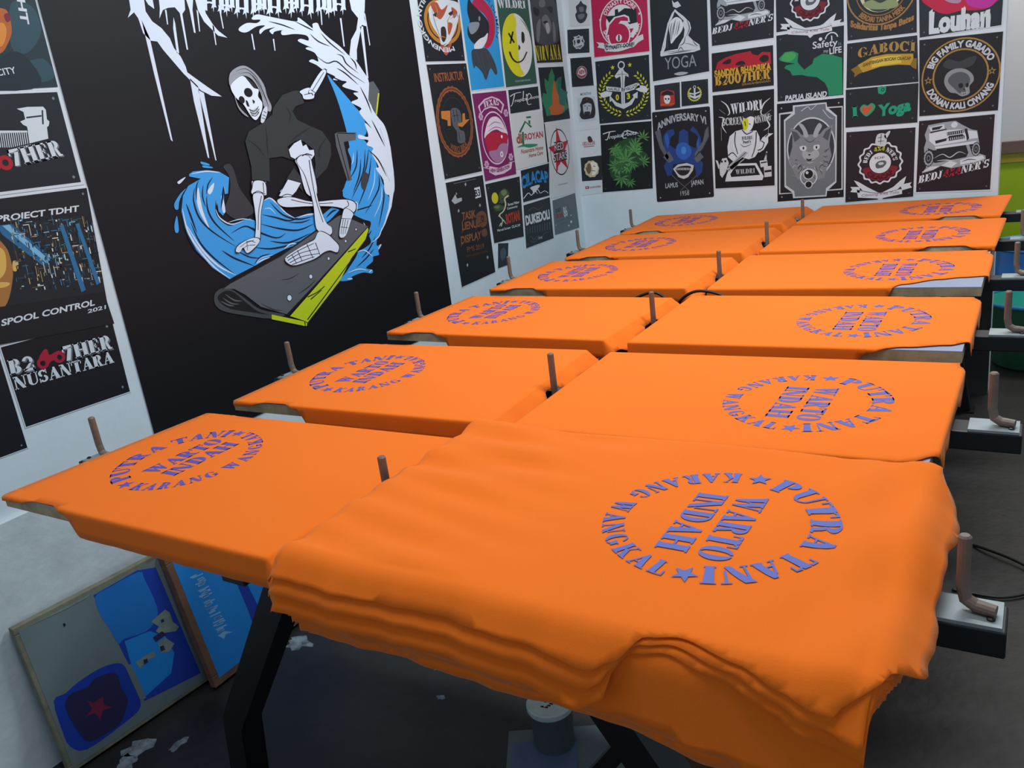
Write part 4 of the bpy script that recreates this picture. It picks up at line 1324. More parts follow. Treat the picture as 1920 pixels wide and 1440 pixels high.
A.disc('#1d2124', 498, 720, 26, 12, n=20)
A.line('#1d2124', 6, [(455, 700), (520, 690)], [(470, 760), (530, 740)], w1=3)
for x, y in ((345, 412), (475, 600), (283, 650), (362, 1138), (543, 1068)):
    A.poly('#9aa3a7', [(x - 9, y), (x, y - 18), (x + 9, y), (x, y + 18)])
A.done('tall black poster with rusty brown tattoo-style lettering, lowest beside the banner', group=GL_)

A = Art('L', [(854, -44), (920, -48), (946, 163.5), (883, 171)], '#2e9bd8', WH, bw=0.006)
A.zoom(*Z5)
A.poly('#b8274f', [(500, 20), (560, -20), (640, 50), (680, 140), (688, 260), (665, 350), (630, 395), (600, 380), (630, 300), (636, 200), (600, 120), (540, 70)], s=1)
A.arc('GOLDUMEN', 560, 190, 225, 34, 78, -28, '#1c5f8c', bold=0.02, kx=0.62)
A.poly('#22262b', [(470, -10), (500, 30), (560, 90), (620, 160), (640, 220), (625, 320), (560, 330), (520, 360), (470, 300), (462, 230), (480, 180), (460, 90)], s=1)
A.poly('#dfe6ea', [(520, 365), (560, 320), (600, 300), (628, 270), (620, 330), (590, 385), (555, 412), (520, 400)], s=1)
A.poly('#8a959d', [(470, 200), (520, 180), (560, 190), (540, 250), (490, 280)], [(552, 140), (565, 135), (566, 165), (555, 170)], s=1)
A.poly('#3b444b', [(500, 410), (560, 400), (620, 400), (680, 500), (705, 590), (690, 610), (650, 560), (615, 655), (580, 590), (530, 540), (515, 560), (498, 480)], s=1)
A.line('#7d8890', 5, [(530, 420), (580, 560)], [(570, 420), (615, 620)], [(610, 420), (660, 560)], [(640, 440), (690, 590)], w1=-1)
A.done('bright blue poster with a dark hanging creature on a crimson crescent', group=GL_)

A = Art('L', [(884, 175.5), (948.5, 169), (968, 327), (909, 341)], '#7a2160', WH, bw=0.004)
A.zoom(*Z5)
A.disc('#d9c3d6', 690, 1130, 215, 203, kx=0.50)
A.poly('#d9c3d6', [(548, 870), (600, 810), (660, 788), (720, 810), (762, 855), (742, 930), (700, 890), (650, 880), (600, 900), (572, 940)], s=0)
A.poly('#7a2160', [(562, 872), (605, 822), (660, 800), (714, 820), (748, 858), (736, 912), (700, 876), (650, 868), (598, 890), (574, 922)], s=0)
A.text('TEXAS', (596, 888), (722, 864), 50, '#e8d8e6', 'slab', track=0.02, arch=0.25)
A.poly('#e4d5e2', [(600, 1110), (620, 1020), (650, 965), (700, 955), (740, 990), (770, 1050), (790, 1090), (740, 1080), (700, 1060), (650, 1080), (610, 1130)], s=1)
A.poly('#b3223f', [(606, 1130), (640, 1090), (700, 1080), (760, 1090), (792, 1110), (780, 1170), (720, 1180), (700, 1220), (640, 1240), (615, 1190)], s=1)
A.poly('#a77ba2', [(640, 1240), (700, 1225), (730, 1180), (790, 1180), (780, 1260), (750, 1310), (700, 1330), (655, 1290)], s=1)
A.disc('#efe6ee', 742, 1118, 14, n=16)
A.disc('#efe6ee', 742, 1262, 24, 12, n=20)
A.line('#7a2160', 5, [(630, 1040), (680, 1000), (740, 1010)], [(625, 1080), (690, 1040), (760, 1060)], [(660, 1250), (690, 1320)], [(700, 1230), (720, 1310)], w1=-1)
A.poly('#d9c3d6', [(640, 1360), (720, 1375), (800, 1340), (828, 1320), (820, 1380), (760, 1420), (690, 1436), (640, 1410)], s=0)
A.text('NEW GENERATION', (650, 1408), (806, 1372), 28, '#7a2160', bold=0.05, arch=-0.5)
A.line('#d9c3d6', 5, [(590, 1370), (650, 1385)], [(800, 1330), (850, 1320)], w1=5)
for x, y in ((570, 955), (775, 925), (618, 1345), (815, 1285)):
    A.disc('#c9a7c4', x, y, 30, kx=0.6, n=20, wob=0.18, wn=6)
    A.disc('#7a2160', x, y, 12, 7, kx=0.6, n=14)
A.done('maroon poster with an oval badge of a bird of prey', group=GL_)

A = Art('L', [(909, 345), (974, 330), (982, 444), (926, 457)], '#1e2528', WH, bw=0.006)
A.zoom(*Z6)
A.disc('#c9c52a', 612, 535, 50, kx=0.6, n=24)
A.poly('#3f5638', [(650, 490), (690, 450), (725, 465), (740, 510), (710, 530), (670, 540), (640, 580), (650, 540)], [(600, 610), (640, 590), (690, 610), (680, 640), (620, 650)], [(640, 560), (700, 540), (700, 575), (650, 580)], s=1)
A.poly('#6d7f55', [(665, 480), (700, 458), (720, 490), (690, 515)], [(600, 615), (650, 605), (640, 630)], s=1)
A.line('#c4c3a6', 15, [(735, 512), (700, 540), (708, 590), (690, 650), (650, 690), (680, 730), (668, 790)], w1=8)
A.line('#c4c3a6', 12, [(660, 690), (640, 700)], [(685, 730), (712, 768)], [(668, 760), (650, 790)], w1=4)
A.text('Bonsai Maker', (730, 606), (832, 580), 24, WH)
A.text('Community', (722, 640), (816, 616), 20, WH)
A.text('BOTANI', (716, 768), (838, 728), 84, '#b23a2c', bold=0.04)
A.text('Manual Screen  CILACAP', (634, 838), (840, 786), 22, WH)
A.tacks(only=(0, 1))
A.done('black poster with a bonsai tree before a yellow moon', group=GL_)

A = Art('L', [(933, 456), (953, 455), (952, 497), (933, 504)], '#2b333c', WH, bw=0.01)
A.zoom(*Z6)
A.poly('#4a5662', [(660, 1020), (690, 980), (715, 1020), (700, 1080), (670, 1090)], s=1)
A.done('narrow dark scrap of poster tucked under the bonsai poster', group=GL_)

A = Art('L', [(929, -10), (988, -14), (1007, 157.5), (948, 165)], '#2d5a49', WH, bw=0.006)
A.zoom(*Z5)
A.text('WILDRI', (712, 66), (938, 72), 70, WH, 'slab', track=0.02)
A.disc('#dfe3e2', 872, 372, 252, kx=0.47, n=44)
A.disc('#d7d522', 872, 372, 252, kx=0.47, a0=90, a1=270, n=30)
A.poly('#d7d522', [(852, 122), (862, 200), (850, 300), (880, 400), (875, 480), (900, 560), (930, 610), (900, 620), (850, 560), (820, 300)], s=0)
A.line('#22261f', 14, [(798, 272), (845, 350)], [(834, 258), (812, 358)], s=0)
A.poly('#22261f', [(905, 262), (925, 275), (930, 330), (916, 355), (904, 330)], [(880, 366), (895, 390), (882, 412)], s=1)
A.line('#22261f', 15, [(806, 424), (830, 480), (870, 510), (915, 490), (948, 424)], w1=10)
A.line('#22261f', 5, [(795, 420), (822, 420)], [(935, 420), (958, 430)], [(890, 150), (930, 200), (960, 260)], [(950, 280), (985, 300)], [(940, 520), (970, 500)], [(900, 480), (905, 520)], [(920, 480), (925, 510)], [(935, 470), (942, 498)], w1=-1)
A.text('WILDRI SCREEN PRINTING', (852, 674), (978, 660), 14, '#9fb3ab')
A.done('green poster with a face half yellow smile and half skull', group=GL_)

A = Art('L', [(952, 168.5), (1008.5, 161.5), (1012, 205), (956.5, 214)], '#252b2f', WH, bw=0.012)
A.zoom(*Z5)
A.line(WH, 8, [(812, 790), (850, 765), (900, 755)], [(850, 765), (830, 850), (815, 870)], [(945, 770), (955, 850), (985, 850)], [(945, 800), (965, 765), (985, 790), (955, 820)], [(920, 745), (918, 830)], w1=4)
A.text('ropical  oots', (850, 838), (1045, 800), 26, WH, shear=0.35)
A.done('small black poster with only white script, above the white logo sheet', group=GL_)

A = Art('L', [(957, 215.5), (1018, 207.5), (1029, 304), (966, 319)], '#cfd6d6')
A.zoom(*Z5)
A.line('#1f6b4d', 16, [(890, 1085), (935, 995), (985, 1040)], [(915, 1080), (920, 1190)], s=0)
A.poly('#1f6b4d', [(960, 985), (975, 985), (978, 1020), (962, 1010)], [(940, 955), (980, 950), (982, 965), (945, 968)])
A.text('di', (866, 1174), (912, 1166), 74, '#9e5a3f', bold=0.05)
A.text('ROYAN', (932, 1146), (1082, 1122), 50, '#a8394b', bold=0.03)
A.poly('#2f8a62', [(865, 1208), (930, 1180), (1035, 1180), (1010, 1200), (960, 1208), (920, 1200)], s=1)
A.text('Nusantara Home', (900, 1258), (1080, 1222), 34, '#9a4638', shear=0.3, bold=0.02)
A.text('Home Care', (965, 1290), (1078, 1262), 30, '#9a4638', shear=0.3, bold=0.02)
A.done('white sheet with a green house outline logo', group=GL_)

A = Art('L', [(975.5, 319.5), (1029, 305.5), (1030, 367), (980.5, 380)], '#1b262e', WH, bw=0.008)
A.zoom(*Z6)
A.text('CILACAP', (856, 456), (1096, 396), 100, '#2f86c9', bold=0.045, arch=0.32)
A.line('#16222b', 4, [(850, 430), (960, 380), (1095, 370)], w1=4)
A.line('#d5dde2', 7, [(870, 540), (900, 500), (920, 490), (940, 510), (970, 470), (1000, 460), (1020, 490), (1060, 470), (1092, 490)], w1=5)
A.poly('#c9d3d8', [(930, 440), (1005, 415), (1012, 435), (985, 470), (1000, 500), (975, 480), (960, 500), (950, 470)], s=1)
A.done('black poster with arched blue lettering over a pale bird', group=GL_)

A = Art('L', [(980.5, 384.5), (1030.5, 369), (1038, 447), (986, 466.5)], '#272e33', WH, bw=0.008)
A.zoom(*Z6)
A.text('DUKEDOLI', (892, 778), (1108, 716), 80, '#cfd6da', bold=0.05)
A.line('#596369', 5, *[[(905 + i * 22, 800 - i * 6), (907 + i * 22, 860 - i * 5)] for i in range(10)], s=0)
A.line('#596369', 5, [(920, 890), (940, 880), (960, 910), (990, 880), (1020, 895), (1060, 850), (1100, 840)], [(930, 920), (970, 930), (1010, 870)], [(910, 650), (960, 620), (1000, 640), (1050, 600)], w1=3)
A.text('1998', (1004, 908), (1038, 900), 22, '#aab3b8')
A.tacks('#5c666b', only=(3,))
A.done('charcoal poster with a row of dripping grey letters', group=GL_)

A = Art('L', [(988, -40), (1038, -44), (1055, 117), (1006, 119)], '#1d2023', WH, bw=0.004)
A.zoom(*Z5)
A.poly('#44494d', [(985, -20), (1150, -20), (1195, 100), (1205, 250), (1195, 350), (1040, 355), (1000, 200)], s=1)
A.poly('#6d7276', [(1050, 10), (1080, -10), (1100, 30), (1080, 60), (1050, 50)], [(1070, 150), (1100, 120), (1130, 150), (1150, 220), (1130, 280), (1100, 240), (1080, 200)], [(1030, 200), (1060, 160), (1050, 330), (1030, 330)], [(1160, 180), (1180, 220), (1185, 330), (1165, 330)], s=1)
A.poly('#24282b', [(1080, 180), (1110, 170), (1120, 190), (1095, 195)], [(1000, 60), (1050, 80), (1040, 130), (1010, 120)], [(1110, 60), (1160, 60), (1150, 110)], s=1)
A.poly('#a9adb0', [(1100, 200), (1125, 190), (1135, 250), (1115, 275)], s=1)
A.text('NIRVANA', (1028, 500), (1228, 484), 122, '#c6bd24', 'slab', track=0.2)
A.done('dark poster with grey photo and tall yellow capitals, nearest the corner at the top', group=GL_)

A = Art('L', [(1008, 126), (1056, 124), (1069, 223), (1019, 230.5)], '#1f2a2e', WH, bw=0.008)
A.zoom(*Z5)
A.poly('#2f7d59', [(1152, 560), (1175, 620), (1172, 700), (1200, 640), (1232, 625), (1228, 720), (1250, 745), (1280, 750), (1270, 830), (1290, 880), (1240, 930), (1110, 950), (1100, 900), (1070, 820), (1080, 760), (1112, 770), (1095, 700), (1092, 640), (1125, 670), (1130, 610)])
A.poly('#276a60', [(1200, 640), (1232, 625), (1225, 740), (1282, 750), (1250, 900), (1200, 880)])
A.line('#1e5a45', 5, [(1152, 580), (1160, 760)], [(1100, 650), (1140, 780)], [(1228, 640), (1195, 780)], [(1080, 780), (1130, 860)], [(1270, 770), (1220, 860)], w1=-1)
A.poly('#b8622e', [(1165, 665), (1180, 668), (1186, 720), (1210, 790), (1215, 850), (1255, 870), (1250, 900), (1220, 935), (1150, 938), (1140, 900), (1130, 885), (1140, 870), (1158, 850), (1155, 790), (1160, 720)], s=1)
A.done('black poster with an orange meditating figure against green leaves', group=GL_)

A = Art('L', [(1019, 232), (1068, 226), (1079, 360), (1033, 373)], '#cdd4d6')
A.zoom(*Z5)
A.disc('#1e2024', 1220, 1245, 188, 180, kx=0.41)
A.star('#b3213c', 1216, 1240, 205, 4, 0.40, kx=0.43)
A.disc('#cdd4d6', 1224, 1392, 46, kx=0.5, n=16, a0=20, a1=160)
A.disc('#1e2024', 1220, 1245, 188, 178, kx=0.41)
A.text('RED', (1178, 1236), (1250, 1222), 66, '#1e2024', bold=0.09)
A.text('RED', (1178, 1234), (1250, 1220), 62, '#cfd5d8', bold=0.0)
A.text('STARS', (1170, 1324), (1280, 1296), 66, '#1e2024', bold=0.09)
A.text('STARS', (1170, 1322), (1280, 1294), 62, '#cfd5d8', bold=0.0)
A.zoom(*Z6)
A.text('www.redstars', (1178, 424), (1270, 402), 14, '#8c9499')
A.done('white sheet with a red star in a black oval', group=GL_)

A = Art('L', [(1035, 376), (1078, 361.5), (1086, 427), (1040, 441)], '#5f6b73', WH, bw=0.004)
A.zoom(*Z6)
A.text('DUKE', (1160, 668), (1205, 652), 34, '#34393f', bold=0.04)
A.text('86', (1236, 708), (1268, 690), 90, '#c5ccd0', bold=0.02)
A.text('GROUP', (1160, 720), (1232, 700), 36, '#8a3a48', bold=0.05)
A.line('#4a545b', 4, [(1160, 745), (1310, 705)], [(1200, 770), (1270, 752)], s=0)
for x, y, r in ((1298, 748, 12), (1296, 690, 7), (1276, 782, 8), (1160, 780, 5)):
    A.disc('#c5ccd0', x, y, r, kx=0.7, n=12)
A.done('grey poster with small red and white lettering, lowest next to the corner', group=GL_)

# ------------------------------------------------------------------ posters on the back wall
Z7 = (1060, 0, 3.6)
Z8 = (1440, 0, 3.6)
A = Art('B', [(1066, -12), (1104, -14), (1106, 47), (1069, 50)], '#cdd5d8')
A.zoom(*Z7)
A.poly('#3b3f45', [(105, 5), (120, 25), (145, 40), (140, 80), (150, 100), (135, 140), (105, 158), (80, 140), (68, 100), (78, 80), (72, 45), (92, 25)], s=1)
A.poly('#6d7277', [(95, 50), (120, 45), (125, 75), (100, 80)], [(85, 100), (130, 95), (120, 125), (95, 128)], s=1)
A.done('small white sheet with a dark crest, top of the narrow column in the corner', group=GB_)

A = Art('B', [(1063.5, 55.5), (1105, 53), (1106, 99), (1065, 101)], '#2b3238', WH, bw=0.01)
A.zoom(*Z7)
A.disc('#b9c0c4', 90, 285, 46, 38, wob=0.08, wn=9)
A.poly('#b9c0c4', [(55, 245), (85, 258), (120, 240), (110, 275), (130, 300), (95, 310), (60, 320), (70, 285)], s=0)
A.poly('#2b3238', [(80, 270), (100, 268), (98, 290), (82, 292)], s=1)
A.text('CILACAP', (68, 326), (118, 322), 12, '#b9c0c4')
A.tacks(ins=12)
A.done('small black card with a white tangled emblem, second in the corner column', group=GB_)

A = Art('B', [(1069, 109), (1109, 106), (1114, 160.5), (1072.5, 164)], '#23282e', WH, bw=0.008)
A.zoom(*Z7)
A.disc('#b5a9ad', 112, 488, 42, 38)
A.disc('#8f3f55', 112, 488, 36)
A.poly('#d3cdd2', [(85, 500), (92, 470), (112, 455), (132, 470), (138, 500), (112, 512)])
A.text('ABW', (92, 502), (134, 498), 28, '#8f3f55', bold=0.05)
A.tacks()
A.done('small black card with a pink round badge', group=GB_)

A = Art('B', [(1073, 165), (1120.5, 160), (1124, 240.5), (1077.5, 246)], '#ccd5dc')
A.zoom(*Z7)
A.poly('#b9c6d0', [(82, 662), (200, 650), (208, 812), (94, 825)])
A.text('MOESTAS', (104, 645), (175, 637), 16, '#4a525a')
A.poly('#2b2d33', [(108, 690), (120, 662), (150, 655), (182, 668), (196, 700), (204, 750), (196, 790), (170, 800), (120, 805), (98, 780), (105, 740), (100, 710)], s=1)
A.poly('#aeb9c2', [(122, 700), (150, 692), (175, 700), (178, 740), (165, 780), (142, 788), (126, 765), (120, 730)], s=1)
A.poly('#2b2d33', [(115, 690), (150, 676), (188, 690), (180, 702), (150, 694), (120, 706)], [(128, 760), (150, 752), (170, 758), (160, 790), (140, 794)], s=1)
A.line('#2b2d33', 5, [(127, 716), (142, 713)], [(157, 713), (172, 714)], [(150, 720), (148, 742)], [(140, 762), (160, 760)], w1=4)
A.poly('#a0353f', [(143, 664), (153, 662), (150, 674), (144, 674)])
A.done('small white sheet with a bearded portrait in a beret', group=GB_)

A = Art('B', [(1077.5, 247), (1124, 241.5), (1129.5, 362), (1090, 367)], '#ced6da')
A.zoom(*Z7)
A.poly('#4a3338', [(150, 930), (165, 918), (178, 930), (185, 955), (160, 960)], s=1)
A.text('GREATEAM', (118, 985), (202, 976), 26, '#9a3343', 'slab', bold=0.05)
A.line('#9a3343', 5, [(125, 992), (195, 985)], s=0)
A.poly('#232a30', [(104, 1066), (246, 1048), (249, 1214), (114, 1224)])
A.disc('#c6b88f', 178, 1140, 56, wob=0.05, wn=10)
A.poly('#e3e0d6', [(170, 1100), (205, 1095), (222, 1130), (205, 1175), (180, 1180), (185, 1140)], s=1)
A.poly('#6d5c40', [(150, 1110), (170, 1105), (175, 1150), (160, 1175), (145, 1150)], s=1)
A.line('#3b352b', 5, [(190, 1120), (205, 1124)], [(180, 1150), (205, 1155)], [(140, 1130), (150, 1160)], w1=3)
A.poly('#b3243a', [(136, 1258), (160, 1256), (161, 1274), (137, 1276)])
A.poly('#ffffff', [(145, 1261), (154, 1266), (145, 1271)])
A.text('WILDRI SCREEN', (166, 1272), (240, 1263), 12, '#8d3a46')
A.done('white sheet with a black square lion picture, foot of the corner column', group=GB_)

A = Art('B', [(1104, -50), (1212, -58), (1219, 97), (1114, 109)], '#b41f4e', '#d8c9d0', bw=0.008)
A.zoom(*Z7)
A.disc('#dcdfe3', 375, 150, 168, 160)
A.disc('#dcdfe3', 375, 150, 118)
A.disc('#b41f4e', 375, 150, 112, a0=200, a1=340)
A.poly('#232a30', [(270, 110), (335, 105), (335, 65), (355, 60), (360, 85), (400, 55), (480, 60), (485, 160), (440, 170), (380, 110), (300, 160)], s=0)
A.arc('DYNASTY OORE', 375, 150, 126, 28, 150, 32, '#dcdfe3', bold=0.03)
A.arc('SALE', 375, 150, 126, 26, 195, 226, '#dcdfe3', bottom=True, bold=0.03)
A.arc('NDA', 375, 150, 126, 26, 318, 348, '#dcdfe3', bottom=True, bold=0.03)
A.star('#dcdfe3', 236, 135, 12)
A.star('#dcdfe3', 500, 92, 12)
A.disc('#dcdfe3', 364, 240, 90)
A.poly('#dcdfe3', [(272, 240), (285, 170), (330, 115), (400, 98), (430, 112), (438, 150), (380, 150), (350, 190)], s=0)
A.disc('#b41f4e', 364, 240, 80)
A.poly('#b41f4e', [(284, 235), (298, 170), (340, 122), (395, 110), (422, 120), (426, 142), (375, 140), (345, 180), (350, 240)], s=0)
A.disc('#dcdfe3', 363, 256, 24)
A.poly('#232a30', [(358, 236), (368, 236), (368, 276), (358, 276)])
A.poly('#dcdfe3', [(430, 165), (490, 150), (495, 190), (460, 255), (440, 250), (462, 190), (432, 195)])
A.poly('#d3d7d9', [(205, 285), (260, 290), (265, 300), (450, 285), (480, 250), (525, 230), (530, 265), (495, 285), (460, 320), (360, 352), (270, 352), (265, 330), (215, 320), (228, 305)])
A.poly('#8c9498', [(262, 305), (280, 290), (290, 300), (270, 335)], [(450, 290), (470, 280), (465, 312)])
A.line('#2b3036', 4, [(262, 305), (360, 318), (460, 295)], [(268, 348), (360, 350), (460, 318)], [(205, 285), (225, 303), (215, 320)], w1=3)
A.text('DYNASTY OORE', (276, 338), (458, 312), 26, '#2b3036', bold=0.04)
A.done('bright crimson poster with a large figure six in a ring', group=GB_)

A = Art('B', [(1115.5, 115), (1217.5, 101.5), (1222, 224), (1124, 233)], '#20282e', WH, bw=0.006)
A.zoom(*Z7)
YL = '#c5cc2a'
A.star(YL, 320, 456, 18)
A.star(YL, 436, 438, 18)
for side in (-1, 1):
    ps = []
    for i in range(15):
        a = math.radians(-90 + side * (6 + i * 9.6))
        cx, cy = 395 + 150 * math.cos(a), 622 - 146 * math.sin(a)
        for dr in (-1, 1):
            t = a + side * math.radians(90 - dr * 38)
            ux, uy = math.cos(t), -math.sin(t)
            nx, ny = -uy, ux
            x, y = cx + dr * 4 * math.cos(a), cy - dr * 4 * math.sin(a)
            ps.append([(x, y), (x + ux * 14 + nx * 6, y + uy * 14 + ny * 6), (x + ux * 29, y + uy * 29), (x + ux * 14 - nx * 6, y + uy * 14 - ny * 6)])
    A.poly(YL, *ps)
A.disc('#c8cfd3', 378, 440, 28, 19)
A.poly('#c8cfd3', [(366, 466), (392, 464), (398, 480), (425, 500), (430, 520), (405, 510), (400, 560), (404, 700), (392, 732), (380, 705), (376, 560), (372, 515), (345, 530), (332, 515), (350, 490)], s=0)
A.poly('#c8cfd3', [(300, 640), (315, 660), (345, 690), (385, 705), (430, 690), (462, 655), (455, 640), (490, 618), (488, 665), (474, 660), (450, 705), (395, 735), (340, 715), (315, 680), (300, 688)], s=0)
A.poly('#d3d9dc', [(275, 580), (375, 590), (398, 602), (410, 585), (480, 560), (500, 560), (505, 590), (420, 620), (398, 625), (370, 618), (280, 612)], [(236, 630), (275, 615), (318, 622), (310, 645), (262, 660), (240, 655)], [(495, 575), (540, 580), (558, 600), (550, 625), (510, 620), (468, 600)])
A.line('#5b646a', 4, [(384, 480), (388, 560), (392, 700)], [(350, 505), (378, 500), (420, 505)], [(275, 582), (375, 592), (400, 606), (420, 590), (500, 562)], w1=3)
A.text('HAURLE', (288, 608), (368, 612), 17, '#4a5258', bold=0.03)
A.text('RI', (380, 618), (404, 616), 20, '#4a5258', bold=0.03)
A.text('NILLATE', (415, 612), (490, 588), 17, '#4a5258', bold=0.03)
A.text('0', (342, 676), (364, 674), 36, YL, bold=0.04)
A.text('3', (418, 668), (440, 664), 36, YL, bold=0.04)
A.tacks('#5f6a70')
A.done('black poster with a white anchor inside a yellow laurel wreath', group=GB_)

A = Art('B', [(1125, 234), (1222.5, 226), (1225, 354), (1129.5, 361.5)], '#151c1d', WH, bw=0.006)
A.zoom(*Z7)
A.line(WH, 7, [(255, 905), (300, 890), (340, 885)], [(300, 892), (285, 940), (270, 942)], [(395, 890), (390, 930), (415, 930)], [(385, 905), (405, 885), (420, 895), (400, 915)], [(415, 880), (495, 900)], w1=4)
A.text('ropical  oots', (298, 938), (480, 906), 24, WH, shear=0.35)


def leaf(cx, cy, r, rot, colr):
    ps = []
    for k in range(7):
        a = math.radians(rot + (k - 3) * 36)
        L = r * (1 - 0.09 * abs(k - 3))
        ux, uy = math.sin(a), -math.cos(a)
        ps.append([(cx, cy), (cx + ux * L * 0.5 - uy * L * 0.10, cy + uy * L * 0.5 + ux * L * 0.10), (cx + ux * L, cy + uy * L), (cx + ux * L * 0.5 + uy * L * 0.10, cy + uy * L * 0.5 - ux * L * 0.10)])
    A.poly(colr, *ps)


A.poly('#26492c', [(330, 980), (420, 935), (470, 940), (500, 1000), (560, 1050), (520, 1110), (450, 1150), (440, 1260), (380, 1230), (310, 1190), (300, 1060)], s=1)
rb = random.Random(5)
for i in range(20):
    x, y = rb.uniform(330, 480), rb.uniform(960, 1140)
    leaf(x, y, rb.uniform(55, 85), rb.uniform(-180, 180), rb.choice(('#3a6e3c', '#4d8a4a', '#2f5c36', '#5f9c58')))
for x, y, r, ro in ((525, 930, 62, 10), (525, 1090, 60, 60), (410, 1080, 95, 0), (380, 1200, 75, 180), (440, 1225, 50, 160), (340, 1120, 60, -80)):
    leaf(x, y, r, ro, '#558f50')
A.tacks('#4d5a58', only=(2, 3))
A.done('black poster with a mass of green leaves under white script', group=GB_)

A = Art('B', [(1215, -40), (1326, -50), (1332, 135), (1223, 155)], '#20272c', WH, bw=0.01)
A.zoom(*Z7)
A.poly('#cfd6da', [(742, 62), (760, 80), (800, 110), (840, 150), (850, 190), (830, 240), (860, 270), (905, 300), (912, 335), (870, 350), (780, 362), (700, 372), (645, 382), (642, 350), (665, 320), (672, 250), (690, 160), (720, 90)], s=0)
A.poly('#20272c', [(738, 78), (730, 105), (700, 170), (684, 250), (678, 320), (665, 350), (700, 340), (760, 330), (770, 300), (800, 250), (806, 200), (790, 160), (800, 140), (770, 110)], s=0)
A.poly('#dde3e6', [(715, 140), (750, 115), (785, 135), (795, 180), (780, 220), (745, 260), (715, 295), (708, 240), (700, 190)], s=1)
A.poly('#cfd6da', [(720, 0), (735, 20), (760, 8), (782, 40), (750, 55), (728, 45)], s=0)
A.line('#5d666b', 4, [(735, 150), (725, 200), (720, 270)], [(760, 140), (750, 200), (735, 250)], [(780, 160), (770, 210)], [(820, 170), (825, 220)], [(800, 290), (850, 300), (890, 320)], [(660, 355), (760, 345), (880, 335)], [(770, 300), (790, 350)], [(842, 260), (812, 230)], w1=-1)
A.line('#3f474d', 6, [(722, 150), (712, 200), (718, 280)], [(745, 128), (735, 180), (728, 240)], [(772, 140), (765, 190), (752, 240)], [(700, 345), (690, 300), (700, 220)], [(820, 130), (838, 190), (818, 245)], [(770, 310), (800, 290), (812, 240)], [(760, 345), (780, 320), (800, 345)], [(690, 365), (770, 352), (850, 342)], [(860, 270), (880, 300), (900, 310)], w1=-1)
A.line('#cfd6da', 9, [(645, 375), (675, 250), (700, 150), (742, 66)], w1=8)
A.text('YOGA', (674, 470), (886, 446), 80, '#8d979c', bold=0.0)
A.poly('#aab2b7', [(735, 498), (780, 485), (830, 490), (800, 505), (760, 508)], s=1)
A.done('tall black poster with a seated white figure stretching overhead', group=GB_)

A = Art('B', [(1226.5, 160), (1275, 153.5), (1276, 202), (1228.5, 207)], '#272b30', WH, bw=0.008)
A.zoom(*Z7)
A.poly('#b0372f', [(645, 620), (690, 605), (735, 615), (742, 700), (720, 716), (645, 718), (640, 680)], s=0)
A.poly('#23262b', [(655, 625), (690, 608), (725, 622), (735, 640), (648, 645)], s=0)
A.poly('#d8dcda', [(668, 650), (690, 642), (708, 652), (708, 680), (698, 698), (678, 698), (668, 680)], s=1)
A.poly('#23262b', [(672, 662), (684, 662), (684, 674), (674, 674)], [(692, 662), (704, 662), (703, 674), (693, 674)], [(686, 678), (692, 678), (690, 688)])
A.line('#c9662a', 6, [(642, 708), (735, 700)], s=0)
A.tacks(only=(0, 1))
A.done('small black card with a red skull figure', group=GB_)

A = Art('B', [(1277, 153), (1328, 147.5), (1329, 194), (1278, 200)], '#1f282e', WH, bw=0.008)
A.zoom(*Z7)
A.disc('#b9c03a', 873, 632, 52, 42, wob=0.06, wn=22, a0=120, a1=420)
A.disc('#c8cfd3', 873, 588, 11, 7, n=14)
A.poly('#c8cfd3', [(868, 596), (878, 596), (880, 650), (905, 640), (912, 630), (912, 650), (875, 668), (838, 652), (838, 632), (846, 642), (868, 650)])
A.line('#c8cfd3', 10, [(835, 628), (870, 634), (912, 618)], w1=8)
A.tacks(only=(0, 1))
A.done('small black card repeating the anchor and yellow wreath', group=GB_)

A = Art('B', [(1222.5, 210.5), (1331, 199), (1339, 369), (1232, 379)], '#1d1c22', '#3a3d43', bw=0.004, rounded=True)
A.zoom(*Z7)
A.text('ANNIVERSARY VI', (622, 882), (952, 838), 46, '#aab2b7', 'sans', bold=0.03, arch=1.0)
B1, B2_ = '#24417f', '#2f5fae'
A.poly(B1, [(660, 920), (690, 880), (730, 870), (740, 900), (710, 930), (705, 980), (750, 1010), (765, 960), (770, 890), (800, 870), (830, 890), (832, 980), (880, 1000), (905, 960), (890, 910), (840, 880), (860, 852), (890, 880), (915, 930), (920, 1000), (890, 1060), (930, 1100), (925, 1160), (890, 1200), (870, 1110), (800, 1095), (730, 1110), (720, 1180), (690, 1190), (665, 1120), (700, 1060), (665, 1000)], s=0)
A.poly(B2_, [(755, 980), (800, 960), (840, 985), (850, 1040), (800, 1080), (750, 1040)], [(672, 930), (690, 900), (700, 960), (690, 1000)], [(900, 930), (885, 980), (905, 1000)], s=1)
A.poly('#3f86d0', [(785, 1000), (800, 990), (815, 1000), (812, 1035), (788, 1035)], s=1)
A.poly('#5a6068', [(605, 890), (640, 870), (660, 980), (700, 1060), (690, 1080), (640, 1000)], [(945, 880), (965, 850), (970, 920), (930, 1000), (880, 1060), (872, 1040), (930, 950)], [(660, 1060), (700, 1020), (735, 1080), (700, 1100)], [(870, 1070), (905, 1020), (935, 1060), (890, 1100)])
A.poly('#c3c6c6', [(728, 1140), (760, 1110), (820, 1100), (868, 1115), (862, 1150), (830, 1195), (800, 1208), (765, 1195)], s=0)
A.poly('#2a2026', [(745, 1140), (780, 1122), (830, 1118), (850, 1130), (830, 1170), (800, 1185), (770, 1178)], s=1)
A.line('#e3e3e0', 4, *[[(752 + i * 10, 1132 - abs(5 - i) * -0.5), (756 + i * 10, 1148)] for i in range(10)], s=0)
